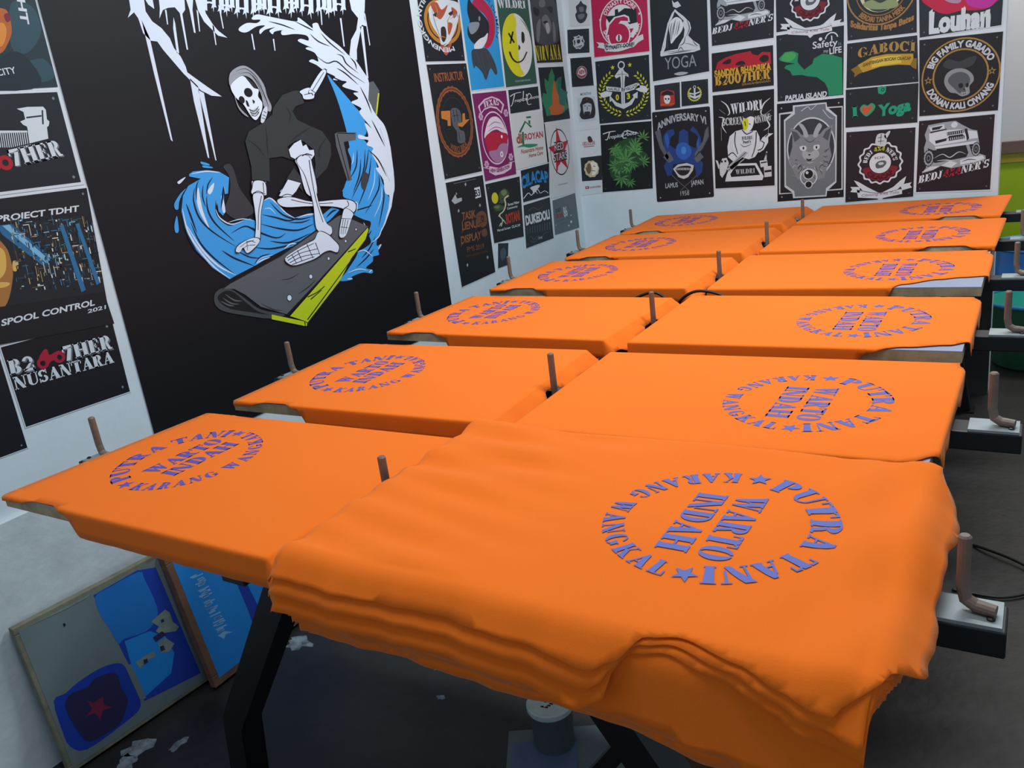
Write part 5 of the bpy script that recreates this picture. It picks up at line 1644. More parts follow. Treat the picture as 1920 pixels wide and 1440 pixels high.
A.line('#565b61', 6, [(720, 1180), (760, 1220), (840, 1290)], [(890, 1180), (850, 1220), (780, 1285)], w1=5)
A.text('LAMUS', (678, 1270), (762, 1262), 32, '#aab2b7', bold=0.02)
A.text('JAPAN', (850, 1252), (934, 1242), 32, '#aab2b7', bold=0.02)
A.text('1958', (780, 1322), (838, 1316), 32, '#aab2b7', bold=0.0)
A.tacks('#b9bfc2', ins=7)
A.done('black round-cornered plaque poster with a horned blue mask', group=GB_)


def gear_badge(x, y, k, lower=True):
    """white scalloped badge with ribbon"""
    f = lambda pts: [(x + px * k, y + py * k) for px, py in pts]
    A.poly(WH, f([(-180, 120), (-150, 130), (-90, 165), (-20, 200), (0, 240), (20, 200), (90, 165), (140, 120), (180, 90), (165, 140), (110, 190), (40, 225), (0, 262), (-40, 225), (-120, 190), (-160, 150)]), s=0)
    A.disc(WH, x, y, 142 * k, wob=0.045, wn=16, n=96)
    A.disc('#221e25', x, y, 130 * k, wob=0.045, wn=16, n=96)
    A.disc('#7c1f2e', x, y, 122 * k, 76 * k, a0=196, a1=344)
    A.arc("BEDJ", x, y, 84 * k, 30 * k, 176, 122, WH, 'slab', track=0.04)
    A.arc("4X4", x, y, 84 * k, 30 * k, 114, 72, '#c5cc2a', 'slab', track=0.02)
    A.arc("NER'S", x, y, 84 * k, 30 * k, 66, 6, WH, 'slab', track=0.04)
    A.arc('CILACAP', x, y, 84 * k, 28 * k, 216, 324, '#4a0f1a', bottom=True, bold=0.06)
    A.disc(WH, x, y, 70 * k)
    A.text('IOF', f([(-36, -26)])[0], f([(32, -32)])[0], 16 * k, '#59424a')
    A.poly('#596066', f([(-32, 10), (-10, -12), (30, -18), (44, 0), (24, 26), (6, 34), (-24, 36)]), s=1)
    A.poly('#c5ccd0', f([(-12, 0), (18, -6), (24, 8), (-4, 14)]), s=1)
    A.poly(WH, f([(-205, 165), (-140, 165), (-140, 205), (-205, 200), (-192, 182)]), f([(-160, 185), (0, 205), (150, 175), (152, 212), (0, 245), (-152, 238)]), f([(140, 150), (218, 132), (205, 150), (220, 168), (150, 188)]))
    A.text('Cibitung Kita Tulis', f([(-130, 232)])[0], f([(130, 208)])[0], 16 * k, '#9a6a78', shear=0.3)
    A.line('#3a3f44', 4 * k, f([(-160, 186), (0, 208), (150, 176)]), w1=3)


A = Art('B', [(1326, -90), (1454, -100), (1452, 72), (1334, 88)], '#20242a', WH, bw=0.008)
A.zoom(*Z7)


def jeep(x, y, k):
    f = lambda pts: [(x + px * k, y + py * k) for px, py in pts]
    A.poly('#9aa3a8', f([(60, 85), (75, 45), (180, 25), (260, 15), (300, 40), (370, 75), (405, 80), (420, 180), (405, 230), (460, 250), (462, 275), (400, 300), (310, 320), (230, 335), (160, 320), (100, 350), (30, 370), (60, 330), (50, 270), (45, 200), (60, 150), (50, 110)]), s=0)
    A.poly(WH, f([(80, 60), (180, 38), (185, 70), (90, 85)]), f([(80, 100), (200, 78), (300, 72), (330, 110), (330, 150), (120, 185), (80, 150)]), f([(330, 80), (400, 85), (410, 130), (345, 140)]), f([(120, 190), (330, 160), (400, 150), (402, 165), (330, 178), (122, 205)]), f([(290, 280), (350, 262), (440, 248), (455, 268), (400, 290), (290, 312)]), f([(30, 362), (90, 325), (150, 320), (110, 345)]), f([(160, 318), (220, 285), (270, 300), (230, 330)]))
    A.poly('#22252b', f([(100, 62), (175, 48), (150, 72), (100, 80)]), f([(200, 92), (310, 76), (312, 98), (200, 115)]), f([(205, 130), (215, 118), (305, 104), (320, 118), (318, 135), (210, 152)]), f([(70, 200), (110, 215), (330, 185), (345, 230), (330, 260), (120, 300), (95, 290)]), f([(55, 230), (80, 215), (95, 250), (90, 310), (65, 320)]), f([(350, 175), (395, 170), (405, 215), (370, 240)]))
    A.poly(WH, *[f([(208 + i * 14, 132 - i * 2), (213 + i * 14, 131 - i * 2), (214 + i * 14, 148 - i * 2), (209 + i * 14, 149 - i * 2)]) for i in range(8)], *[f([(205 + i * 14, 94 - i * 2), (209 + i * 14, 93 - i * 2), (209 + i * 14, 110 - i * 2), (205 + i * 14, 111 - i * 2)]) for i in range(8)])
    A.line('#b9c1c5', 7 * k, f([(110, 270), (170, 240), (220, 262), (280, 225), (330, 240)]), f([(60, 245), (85, 235)]), f([(60, 270), (88, 262)]), f([(60, 295), (88, 290)]), f([(130, 285), (200, 280), (260, 290)]), f([(360, 190), (395, 185)]), f([(365, 210), (400, 205)]), w1=-1)
    A.disc(WH, x + 250 * k, y + 42 * k, 20 * k, n=16)
    A.poly('#22252b', f([(84, 92), (196, 68), (200, 74), (90, 100)]), f([(318, 70), (336, 66), (350, 132), (338, 150)]), f([(120, 150), (200, 132), (196, 150), (124, 170)]), f([(130, 206), (330, 178), (330, 186), (132, 214)]))
    for wx, wy, wr in ((76, 268, 50), (396, 206, 42)):
        A.disc('#22252b', x + wx * k, y + wy * k, wr * 1.12 * k, kx=0.66, n=24)
        A.disc('#9aa3a8', x + wx * k, y + wy * k, wr * k, wr * 0.72 * k, kx=0.62, wob=0.06, wn=14, n=56)
        A.disc('#6d757b', x + wx * k, y + wy * k, wr * 0.45 * k, wr * 0.25 * k, kx=0.62, n=20)
    A.line('#22252b', 5 * k, f([(240, 30), (262, 52)]), f([(300, 290), (350, 275), (400, 280)]), f([(170, 320), (220, 305)]), f([(60, 350), (110, 335)]), f([(340, 264), (360, 290)]), f([(100, 60), (70, 90)]), w1=-1)
    A.text('BEDJ', f([(5, 440)])[0], f([(165, 402)])[0], 52 * k, WH, 'slab', shear=0.32, track=0.02)
    A.text('4X4', f([(172, 402)])[0], f([(290, 376)])[0], 52 * k, '#a81f2e', 'slab', shear=0.32, track=0.02)
    A.text("NER'S", f([(292, 372)])[0], f([(482, 326)])[0], 52 * k, WH, 'slab', shear=0.32, track=0.02)


jeep(985, -143, 0.86)
A.tacks('#5f676b', only=(2, 3))
A.done('black poster with a white off-road vehicle on rocks, in the top row', group=GB_)

A = Art('B', [(1333.6, 99.5), (1450.5, 83.5), (1452, 161), (1335, 174)], '#1e1f23', WH, bw=0.012)
A.zoom(*Z7)
A.poly('#b01f30', [(1015, 470), (1030, 420), (1080, 390), (1150, 365), (1250, 345), (1262, 365), (1300, 375), (1330, 350), (1385, 352), (1390, 430), (1300, 440), (1240, 455), (1190, 440), (1150, 465)], s=0)
A.poly('#1e1f23', [(1150, 440), (1165, 418), (1200, 412), (1215, 435)], [(1310, 400), (1335, 372), (1370, 378), (1368, 410), (1330, 420)], [(1060, 430), (1090, 405), (1120, 400), (1110, 430)], s=1)
A.text('SANDIYA BHADRIKA', (1008, 520), (1390, 468), 42, '#d0a02a', bold=0.05)
A.text('B2007HER', (1012, 582), (1386, 532), 70, '#c79a35', 'slab', track=0.02)
A.text('SERAKAMBANGAN', (1192, 578), (1385, 552), 14, '#a07d2c')
A.done('black poster with a red motorcycle and yellow lettering', group=GB_)

A = Art('B', [(1335, 178), (1453, 165), (1454, 349), (1340.5, 355)], '#17171b', WH, bw=0.008)
A.zoom(*Z7)
A.line(WH, 9, [(1050, 680), (1090, 710), (1110, 760), (1095, 780)], [(1385, 660), (1340, 700), (1320, 760), (1340, 780)], [(1040, 740), (1080, 770)], [(1390, 740), (1350, 770)], [(1035, 790), (1070, 800), (1060, 850), (1090, 900)], [(1395, 780), (1360, 800), (1380, 850), (1340, 880)], [(1052, 860), (1055, 950)], [(1372, 850), (1368, 930)], w1=-1)
A.text('WILDRI', (1120, 772), (1330, 740), 70, WH, 'slab', track=0.02)
A.text('SCREEN', (1060, 850), (1205, 838), 52, '#c5ccd0', 'slab', track=0.0)
A.text('PRINTING', (1265, 838), (1390, 812), 50, '#c5ccd0', 'slab', track=0.0)
A.poly(WH, [(1150, 885), (1210, 870), (1240, 885), (1290, 880), (1310, 920), (1320, 1000), (1280, 1060), (1240, 1075), (1180, 1060), (1140, 1095), (1100, 1060), (1095, 990), (1110, 920)], s=0)
A.poly(WH, [(1290, 1010), (1330, 930), (1370, 900), (1405, 900), (1370, 925), (1370, 960), (1340, 1010), (1310, 1030)], s=0)
A.poly(WH, [(1090, 1180), (1110, 1130), (1150, 1105), (1290, 1100), (1340, 1190), (1330, 1215), (1080, 1225)])
A.poly('#17171b', [(1115, 1175), (1150, 1120), (1280, 1115), (1315, 1180), (1120, 1195)])
A.text('WILDRI', (1150, 1178), (1280, 1168), 34, '#a9b1b5', 'slab')
A.poly('#dfe4e6', [(1200, 820), (1215, 770), (1245, 760), (1272, 790), (1270, 840), (1250, 880), (1215, 880)], s=1)
A.poly('#c9cf1e', [(1198, 815), (1215, 798), (1234, 805), (1232, 860), (1215, 880), (1200, 860)], s=1)
A.poly('#2b2c31', [(1200, 780), (1225, 745), (1262, 748), (1282, 790), (1250, 785), (1215, 800)], s=1)
A.line('#2b2c31', 7, [(1212, 820), (1218, 850)], [(1240, 835), (1252, 840)], w1=5)
A.poly('#c9cfd2', [(1040, 1120), (1060, 1070), (1090, 1065), (1105, 1100), (1085, 1160), (1060, 1200), (1045, 1180)], [(1015, 1080), (1030, 1085), (1045, 1130), (1035, 1140)], [(1312, 1085), (1362, 1078), (1368, 1120), (1320, 1130)], [(1340, 1125), (1392, 1118), (1394, 1190), (1345, 1196)], s=0)
A.line('#c9cfd2', 7, [(1345, 1080), (1362, 1022)], [(1355, 1085), (1358, 1030)], s=0)
A.line('#4a4f55', 5, [(1190, 940), (1220, 960), (1250, 940)], [(1180, 970), (1210, 990), (1260, 970)], [(1120, 1000), (1140, 1040)], [(1280, 960), (1270, 1020)], [(1050, 1100), (1090, 1110)], [(1050, 1140), (1085, 1150)], [(1345, 1140), (1390, 1134)], [(1345, 1160), (1390, 1155)], w1=-1)
A.poly('#aab2b7', [(1100, 1120), (1210, 1020), (1235, 1030), (1130, 1150)], [(1090, 1140), (1200, 1060), (1210, 1075), (1105, 1160)])
A.line('#17171b', 4, [(1110, 1130), (1220, 1028)], [(1100, 1150), (1206, 1068)], s=0)
A.line('#17171b', 7, [(1150, 890), (1145, 960), (1165, 1040)], [(1290, 890), (1285, 980), (1260, 1060)], [(1195, 876), (1225, 905), (1268, 884)], [(1100, 1050), (1130, 1030), (1160, 1060)], [(1300, 1015), (1330, 1000), (1345, 960)], [(1325, 950), (1345, 965)], [(1370, 905), (1350, 925)], w1=5)
A.line('#6a7177', 5, [(1120, 930), (1115, 1000)], [(1130, 950), (1128, 1010)], [(1185, 1000), (1190, 1060)], [(1240, 990), (1235, 1060)], [(1270, 920), (1268, 950)], [(1210, 1030), (1212, 1065)], w1=-1)
A.text('WILDRI', (1192, 945), (1262, 938), 22, '#4a4f55', 'slab')
A.text('PRINT', (1200, 970), (1256, 964), 14, '#4a4f55', 'slab')
A.poly('#17171b', [(1052, 1085), (1064, 1082), (1064, 1096), (1054, 1098)], [(1074, 1082), (1088, 1080), (1087, 1094), (1076, 1095)], [(1320, 1095), (1360, 1088), (1361, 1096), (1321, 1103)], [(1345, 1150), (1392, 1144), (1392, 1158), (1346, 1164)])
A.done('black poster with a white-shirted printer at a screen, half his face yellow', group=GB_)

A = Art('B', [(1452, -90), (1582, -100), (1584, 42), (1454.5, 62.5)], '#20262c', WH, bw=0.01)
A.zoom(*Z8)
gear_badge(285, 0, 0.98)
A.done('black poster with a scalloped white badge cut by the top of the photo', group=GB_)

A = Art('B', [(1454.5, 66), (1584, 46), (1582.5, 179), (1457, 192)], '#1c262b', WH, bw=0.01)
A.zoom(*Z8)
A.poly('#1f8a60', [(74, 395), (115, 352), (170, 345), (205, 360), (200, 420), (225, 450), (245, 470), (300, 430), (310, 395), (370, 362), (440, 372), (500, 390), (505, 636), (410, 648), (405, 600), (385, 560), (330, 520), (270, 515), (225, 505), (165, 510), (150, 480), (110, 460), (125, 440), (185, 430), (120, 420), (80, 410)], s=0)
A.poly('#45a35a', [(90, 400), (115, 360), (165, 352), (190, 375), (160, 410), (110, 415)], s=1)
A.text('Safety', (302, 330), (470, 306), 46, WH, bold=0.01)
A.text('is', (474, 306), (496, 302), 24, '#5f7f78')
A.text('my', (376, 356), (408, 352), 22, '#9fb0b0')
A.text('LIFE', (416, 366), (498, 352), 40, WH, bold=0.02)
A.disc(WH, 430, 262, 46, 38, a0=10, a1=175)
A.disc(WH, 355, 264, 12, n=16)
A.line(WH, 8, [(430, 240), (432, 275)], s=0)
A.text('PAPUA ISLAND', (116, 680), (396, 650), 34, WH, shear=0.12, bold=0.03)
A.tacks('#5f676b', only=(0, 3))
A.done('black poster with a green island map', group=GB_)

A = Art('B', [(1457, 195), (1582, 183), (1582, 369), (1458, 378)], '#15181d', WH, bw=0.0)
A.zoom(*Z8)
A.poly('#c5cdd1', [(75, 765), (168, 752), (168, 712), (395, 690), (400, 722), (505, 715), (505, 1280), (400, 1288), (395, 1325), (170, 1338), (165, 1305), (75, 1312)])
A.poly('#1b1f25', [(84, 774), (160, 766), (108, 810), (112, 1262), (165, 1300), (84, 1304)], [(408, 730), (498, 724), (496, 1272), (408, 1280), (462, 1230), (466, 780)])
A.poly('#6d757b', [(118, 818), (182, 770), (180, 722), (388, 700), (392, 740), (456, 788), (454, 1222), (392, 1270), (388, 1316), (182, 1328), (178, 1290), (122, 1250)])
A.line('#c5cdd1', 5, [(225, 750), (270, 720), (290, 740), (330, 705)], [(370, 740), (410, 790), (440, 800)], w1=3)
A.disc('#c5cdd1', 290, 1000, 205, 195, kx=0.80)
A.disc('#353b42', 290, 1000, 194, kx=0.80)
A.poly('#7f868b', [(150, 860), (200, 880), (228, 910), (350, 905), (380, 870), (440, 840), (420, 930), (415, 980), (430, 1050), (400, 1130), (380, 1200), (290, 1230), (200, 1210), (170, 1150), (140, 1080), (165, 990), (165, 920)], s=0)
A.poly('#4d5359', [(160, 880), (196, 895), (220, 930), (180, 960)], [(428, 860), (390, 885), (370, 925), (405, 950)], s=0)
A.poly('#a4abaf', [(205, 835), (235, 840), (262, 880), (272, 920), (245, 925), (235, 885)], [(345, 830), (365, 850), (345, 890), (330, 925), (305, 920), (318, 870)], [(240, 1010), (280, 1030), (330, 1010), (345, 1050), (285, 1085), (235, 1060)], s=1)
A.poly('#c9cfd2', [(215, 990), (255, 985), (258, 1012), (225, 1016)], [(310, 982), (348, 978), (342, 1006), (312, 1010)], s=1)
A.disc('#14171c', 240, 1000, 10, kx=0.6, n=14)
A.disc('#14171c', 328, 994, 10, kx=0.6, n=14)
A.poly('#14171c', [(255, 1068), (275, 1075), (300, 1070), (290, 1084), (268, 1086)], [(270, 1040), (290, 1040), (280, 1052)])
A.line('#c5cdd1', 4, [(200, 1060), (140, 1050)], [(205, 1075), (150, 1090)], [(355, 1050), (410, 1030)], [(352, 1070), (410, 1080)], [(180, 1130), (220, 1160)], [(350, 1140), (390, 1110)], [(160, 1180), (210, 1200)], [(210, 930), (230, 960)], [(345, 940), (360, 970)], w1=-1)
A.line('#4d5359', 6, [(180, 1100), (230, 1130), (200, 1180)], [(390, 1090), (350, 1130), (370, 1180)], [(240, 930), (285, 960), (325, 930)], [(200, 970), (250, 965)], [(310, 960), (360, 955)], w1=-1)
rb = random.Random(4)
fur = []
for i in range(46):
    a = rb.uniform(0, 6.283)
    x, y = 285 + 118 * math.cos(a) * rb.uniform(0.55, 1.0), 1060 + 120 * math.sin(a) * rb.uniform(0.5, 1.0)
    if 205 < x < 370 and 930 < y < 1090:
        continue
    L = rb.uniform(18, 40)
    fur.append([(x, y), (x + L * 0.5 * math.cos(a + 0.4), y + L * 0.5 * math.sin(a + 0.4)), (x + L * math.cos(a), y + L * math.sin(a))])
A.line('#b4bbbf', 5, *fur[::2], w1=-1)
A.line('#3f454b', 5, *fur[1::2], w1=-1)
A.line('#e0e5e8', 3, [(238, 985), (225, 965)], [(330, 980), (345, 958)], [(262, 1095), (285, 1100), (310, 1092)], w1=-1)
A.disc('#c5cdd1', 275, 1195, 58, 50, n=30)
A.disc('#c5cdd1', 275, 1175, 36, 30, n=30)
A.disc('#14171c', 275, 1175, 29, n=24)
A.disc('#c5cdd1', 265, 1165, 10, n=14)
A.disc('#c5cdd1', 275, 1245, 27, 21, n=24)
A.disc('#14171c', 275, 1245, 20, n=20)
A.tacks('#aab2b7', ins=7)
A.done('black poster with a horned grey cat in an ornate frame', group=GB_)

A = Art('B', [(1584, -90), (1720, -102), (1720.5, 62), (1588, 78)], '#20272d', WH, bw=0.008)
A.zoom(*Z8)
GD = '#a3783e'
A.disc(GD, 765, -70, 238, 228)
A.disc('#8d6635', 765, -70, 176, 168)
A.disc('#c9c6a2', 765, -70, 150)
A.disc('#35423f', 765, -40, 118, a0=190, a1=350)
A.poly('#8a9a6a', [(640, 30), (700, 0), (760, 20), (830, -10), (880, 20), (860, 50), (780, 62), (690, 60)], s=1)
A.arc('BERDIRI TANPA MERK', 765, -70, 184, 34, 225, 318, GD, 'sans', bottom=True, bold=0.04)
A.text('Solidaritas Tanpa Batas', (556, 178), (985, 132), 40, GD, bold=0.05, arch=-1.1)
A.tacks('#5f676b', only=(2, 3))
A.done('black poster with a round gold landscape badge cut by the top edge', group=GB_)

A = Art('B', [(1588, 81.5), (1720.5, 65.5), (1723, 154), (1586.5, 166)], '#1d242a', WH, bw=0.006)
A.zoom(*Z8)
A.text('GABOCI', (606, 396), (992, 350), 66, '#a88447', 'slab', track=0.04, arch=0.3)
A.poly('#b9962f', [(605, 440), (700, 385), (800, 365), (980, 362), (985, 440), (880, 436), (760, 450), (640, 490)], s=0)
A.poly('#8a6a22', [(560, 470), (608, 442), (640, 488), (612, 500), (582, 522), (585, 495)], [(980, 395), (1005, 392), (1002, 468), (975, 455), (960, 440)])
A.poly('#d6bd4a', [(700, 400), (800, 378), (900, 374), (900, 425), (780, 440), (700, 458)], s=0)
A.text('GANTENGAN BOCAH CILACAP', (640, 452), (965, 404), 20, '#6a4f1a', bold=0.05, arch=0.8)
A.tacks('#5f676b')
A.done('black poster with a curved gold ribbon', group=GB_)

A = Art('B', [(1585.5, 168), (1723, 155), (1720.5, 230), (1585, 240)], '#1c2428', WH, bw=0.006)
A.zoom(*Z8)
TE = '#1f9a78'
A.poly(TE, [(740, 590), (765, 580), (798, 585), (795, 620), (775, 638), (745, 630)], s=0)
A.disc('#1c2428', 775, 605, 12, 7, n=14)
A.text('I', (568, 792), (606, 786), 70, TE, 'slab')
A.poly('#2f9a6e', [(620, 735), (645, 705), (672, 712), (700, 695), (725, 715), (710, 750), (668, 785), (640, 770)], s=1)
A.poly('#c8573a', [(632, 735), (650, 716), (670, 726), (690, 708), (706, 722), (690, 748), (662, 772), (640, 760)], s=1)
A.text('Yoga', (740, 786), (965, 742), 72, TE, bold=0.05, shear=0.12)
A.tacks('#5f676b', only=(0, 2))
A.done('black poster with teal lettering and an orange heart', group=GB_)

A = Art('B', [(1586, 247), (1718, 237.5), (1713.5, 369.5), (1584, 380.5)], '#221e25', WH, bw=0.008)
A.zoom(*Z8)
gear_badge(757, 1100, 0.98)
A.poly('#c5ccd0', [(725, 970), (735, 915), (760, 900), (790, 905), (802, 950), (790, 985), (745, 985)], [(785, 915), (815, 885), (826, 890), (800, 935)], s=1)
A.line('#3a3f44', 5, [(745, 930), (770, 925)], [(742, 955), (785, 950)], [(765, 905), (760, 975)], w1=3)
A.tacks('#6a5a60')
A.done('black poster with a complete scalloped white badge and ribbon, above the orange shirts', group=GB_)

A = Art('B', [(1720, -90), (1890, -102), (1879.5, 48.5), (1722.5, 73)], '#232c31', WH, bw=0.012)
A.zoom(*Z8)
A.poly('#c01f44', [(1060, -20), (1540, -30), (1530, 20), (1480, 55), (1400, 70), (1310, 70), (1200, 95), (1110, 60)], s=1)
A.poly('#c0309a', [(1340, -30), (1540, -30), (1530, 20), (1470, 55), (1360, 40)], s=1)
A.poly('#b58aa8', [(1180, -20), (1300, -20), (1290, 20), (1220, 15)], s=1)
A.text('Louhan', (1088, 222), (1500, 170), 128, WH, 'sans', bold=0.06)
A.poly(WH, [(1088, 80), (1112, 60), (1118, 215), (1160, 200), (1150, 222), (1086, 230)], [(1305, 70), (1330, 40), (1335, 196), (1315, 200)], [(1470, 70), (1500, 60), (1495, 170), (1470, 172)])
A.tacks('#5f676b', only=(3,))
A.done('black poster with tall white gothic lettering below a red fish, top right', group=GB_)

A = Art('B', [(1723, 74.5), (1882, 58), (1872, 207.5), (1723, 219)], '#1d1d22', '#c9cccd', bw=0.006)
A.zoom(*Z8)
A.disc('#a9823f', 1298, 507, 246, 236)
A.disc('#a9823f', 1298, 507, 176, 165)
A.arc('BIG FAMILY GABADO', 1298, 507, 185, 42, 160, 22, '#c3c9cc', 'sans', bold=0.05)
A.arc('DONAN KALI CIWANG', 1298, 507, 185, 42, 202, 338, '#c3c9cc', 'sans', bottom=True, bold=0.05)
A.star('#a9823f', 1082, 545, 28)
A.star('#a9823f', 1512, 478, 28)
A.star('#1d1d22', 1082, 545, 15)
A.star('#1d1d22', 1512, 478, 15)
A.poly('#3a3d42', [(1180, 440), (1220, 400), (1290, 415), (1360, 385), (1410, 380), (1380, 440), (1320, 460), (1220, 465)], s=1)
A.poly('#8d9295', [(1190, 560), (1205, 500), (1260, 465), (1330, 465), (1380, 500), (1388, 545), (1360, 580), (1360, 630), (1310, 650), (1270, 630), (1225, 620)], s=1)
A.poly('#55595e', [(1215, 550), (1240, 505), (1300, 485), (1350, 505), (1365, 550), (1330, 590), (1340, 630), (1300, 635), (1260, 600)], s=1)
A.poly('#1d1d22', [(1285, 570), (1310, 560), (1318, 585), (1295, 595)], [(1335, 565), (1355, 560), (1352, 585), (1338, 588)], [(1318, 600), (1328, 598), (1326, 612)], s=1)
A.line('#b9bfc2', 4, [(1300, 630), (1350, 622)], [(1310, 618), (1312, 640)], [(1325, 618), (1327, 640)], [(1338, 616), (1340, 636)], w1=3, s=0)
A.tacks('#6a6f72')
A.done('black poster with a skull inside a double gold ring', group=GB_)

A = Art('B', [(1720.5, 224.5), (1869, 210.5), (1859.5, 358), (1714.5, 363)], '#231c22', WH, bw=0.02)
A.zoom(*Z8)
jeep(1008, 800, 1.0)
A.tacks('#6a5f66')
A.done('black poster with a white off-road vehicle on rocks, bottom right', group=GB_)

# ------------------------------------------------------------------ silkscreen frames leaning on the left wall
def to_plane(px, py, P, n):
    d = ray(px, py)
    return CAM + d * ((P - CAM).dot(n) / d.dot(n))


def screen(name_label, BL, BR, TL, wood, bar, art, ink_layers):
    ex = (BR - BL)
    Wd = ex.length
    ex.normalize()
    ey = (TL - BL)
    ey = ey - ex * ey.dot(ex)
    Hd = ey.length
    ey.normalize()
    n = ex.cross(ey).normalized()
    if n.x < 0:
        n = -n
    root = empty('silkscreen_frame', BL, name_label, 'printing screen', 'silkscreens leaning on the wall')
    th = 0.022

    def P(u, v, d):
        return BL + ex * u + ey * v + n * d
    b = MB()
    for (u0, u1, v0, v1) in ((0, Wd, 0, bar), (0, Wd, Hd - bar, Hd), (0, bar, bar, Hd - bar), (Wd - bar, Wd, bar, Hd - bar)):
        vs = [P(u, v, d) for d in (0, th) for u, v in ((u0, v0), (u1, v0), (u1, v1), (u0, v1))]
        b.add(vs, [(3, 2, 1, 0), (4, 5, 6, 7), (0, 1, 5, 4), (1, 2, 6, 5), (2, 3, 7, 6), (3, 0, 4, 7)], wood)
    b.build('wooden_frame', root, BL, bevel=0.002)
    b = MB()
    d0 = th + 0.0006
    q = [(bar * 0.6, bar * 0.6), (Wd - bar * 0.6, bar * 0.6), (Wd - bar * 0.6, Hd - bar * 0.6), (bar * 0.6, Hd - bar * 0.6)]
    vs = [P(u, v, d) for d in (d0 - 0.0005, d0) for u, v in q]
    b.add(vs, [(3, 2, 1, 0), (4, 5, 6, 7), (0, 1, 5, 4), (1, 2, 6, 5), (2, 3, 7, 6), (3, 0, 4, 7)], art)
    k = 0
    for m_, px0, py0, sc_, polys in ink_layers:
        k += 1
        for p in polys:
            pts = []
            for x, y in p:
                w_ = to_plane(px0 + x / sc_, py0 + y / sc_, BL + n * d0, n) - BL
                u = min(max(w_.dot(ex), bar * 0.62), Wd - bar * 0.62)
                v = min(max(w_.dot(ey), bar * 0.62), Hd - bar * 0.62)
                pts.append((u, v))
            vs, _, fs, *_r = delaunay_2d_cdt([Vector(t) for t in pts], [], [list(range(len(pts)))], 1, 1e-7)
            b.add([P(v.x, v.y, d0 + 0.0002 * k) for v in vs], [list(f) for f in fs], m_)
    b.build('mesh_fabric', root, BL)
    return root


BL1, BR1 = on_z(124, 1447, 0.004), on_z(386, 1270, 0.004)
TL1 = on_x(2, 1184, XW + 0.020)
BRIGHTB = mat('bright_blue_emulsion', '#1e86d8', 0.4, var=0.15, vscale=9)
PURP = mat('purple_ink_stain', '#2a2350', 0.5, var=0.3, vscale=20)
REDST = mat('dark_red_ink', '#7b2040', 0.5)
GREYSP = mat('grey_green_tape', '#7f8d86', 0.6, var=0.5, vscale=40)
sm = lambda p: smooth(p, True, 3)
S2 = (0, 1020, 3.4286)
screen('pale silkscreen with blue patches and a dark star, in a weathered frame', BL1, BR1, TL1, FRAMEW, 0.017, MESHW, [
    (EMULD, *S2, [[(600, 330), (880, 170), (1000, 150), (1290, 830), (930, 1010), (850, 820), (760, 640)], sm([(345, 1010), (420, 960), (500, 890), (640, 800), (760, 765), (810, 800), (860, 900), (905, 1040), (800, 1150), (560, 1320), (450, 1300), (400, 1200)])]),
    (MESHB, *S2, [sm([(612, 340), (700, 280), (890, 180), (930, 230), (1000, 380), (1010, 470), (940, 560), (800, 610), (760, 640), (700, 540), (640, 450)])]),
    (BRIGHTB, *S2, [[(800, 625), (960, 560), (1060, 590), (1120, 700), (1100, 830), (930, 985), (850, 800)]]),
    (MESHW, *S2, [[(800, 780), (840, 770), (940, 990), (900, 1000)]]),
    (GREYSP, *S2, [[(970, 500), (1060, 420), (1090, 440), (1110, 500), (1150, 530), (1130, 560), (1060, 570), (1030, 580), (1000, 560), (1020, 530)], [(870, 760), (960, 700), (990, 690), (1000, 720), (960, 740), (900, 800)], [(1010, 640), (1060, 600), (1120, 640), (1090, 690), (1040, 700)], [(60, 520), (400, 380), (580, 300), (560, 345), (420, 420), (200, 520), (90, 560)]]),
    (PURP, *S2, [sm([(420, 1020), (460, 960), (560, 920), (620, 860), (740, 830), (780, 930), (820, 1000), (800, 1080), (760, 1160), (640, 1240), (560, 1265), (500, 1200), (440, 1100)]), [(980, 600), (1040, 560), (1070, 580), (1000, 630)], [(1030, 490), (1050, 480), (1055, 498), (1038, 508)], [(920, 745), (945, 735), (950, 760), (925, 775)], [(1025, 660), (1050, 650), (1060, 680), (1035, 690)]]),
    (REDST, *S2, [[(560, 1005), (600, 1020), (660, 980), (665, 1030), (715, 1050), (660, 1070), (640, 1130), (610, 1085), (545, 1110), (590, 1060)]]),
    (BLACKM, *S2, [[(402, 512), (415, 508), (422, 522), (410, 530)]]),
])
BL2 = on_z(391, 1286, 0.004)
BL2 = BL2 + Vector((0.012, -0.002, 0))
TL2 = on_x(284, 1046, XW + 0.075)
BR2 = BL2 + Vector((-0.01, 0.46, 0))
PALEB = mat('pale_blue_lettering', '#7fb6e2', 0.5)
blk = []
rb = random.Random(2)
for i in range(9):
    t = i / 8.0
    cx, cy = 1270 + 150 * t, 215 + 330 * t
    for k in range(3):
        a, c_ = rb.uniform(-28, 28), rb.uniform(-12, 12)
        blk.append([(cx + a - 24, cy + c_ + 8), (cx + a + 16, cy + c_ - 12), (cx + a + 22, cy + c_ - 2), (cx + a - 18, cy + c_ + 18)])
    blk.append([(cx - 34, cy + 2), (cx + 34, cy - 30), (cx + 36, cy - 22), (cx - 32, cy + 10)])
blk.append([(1400, 590), (1440, 560), (1500, 565), (1450, 580), (1440, 610)])
screen('blue silkscreen with pale gothic lettering in a brown wooden frame, beside the table leg', BL2, BR2, TL2, FRAMEB, 0.030, BRIGHTB, [
    (EMULD, *S2, [[(1520, 250), (1580, 240), (1700, 480), (1640, 560), (1600, 440)]]),
    (PALEB, *S2, blk),
])

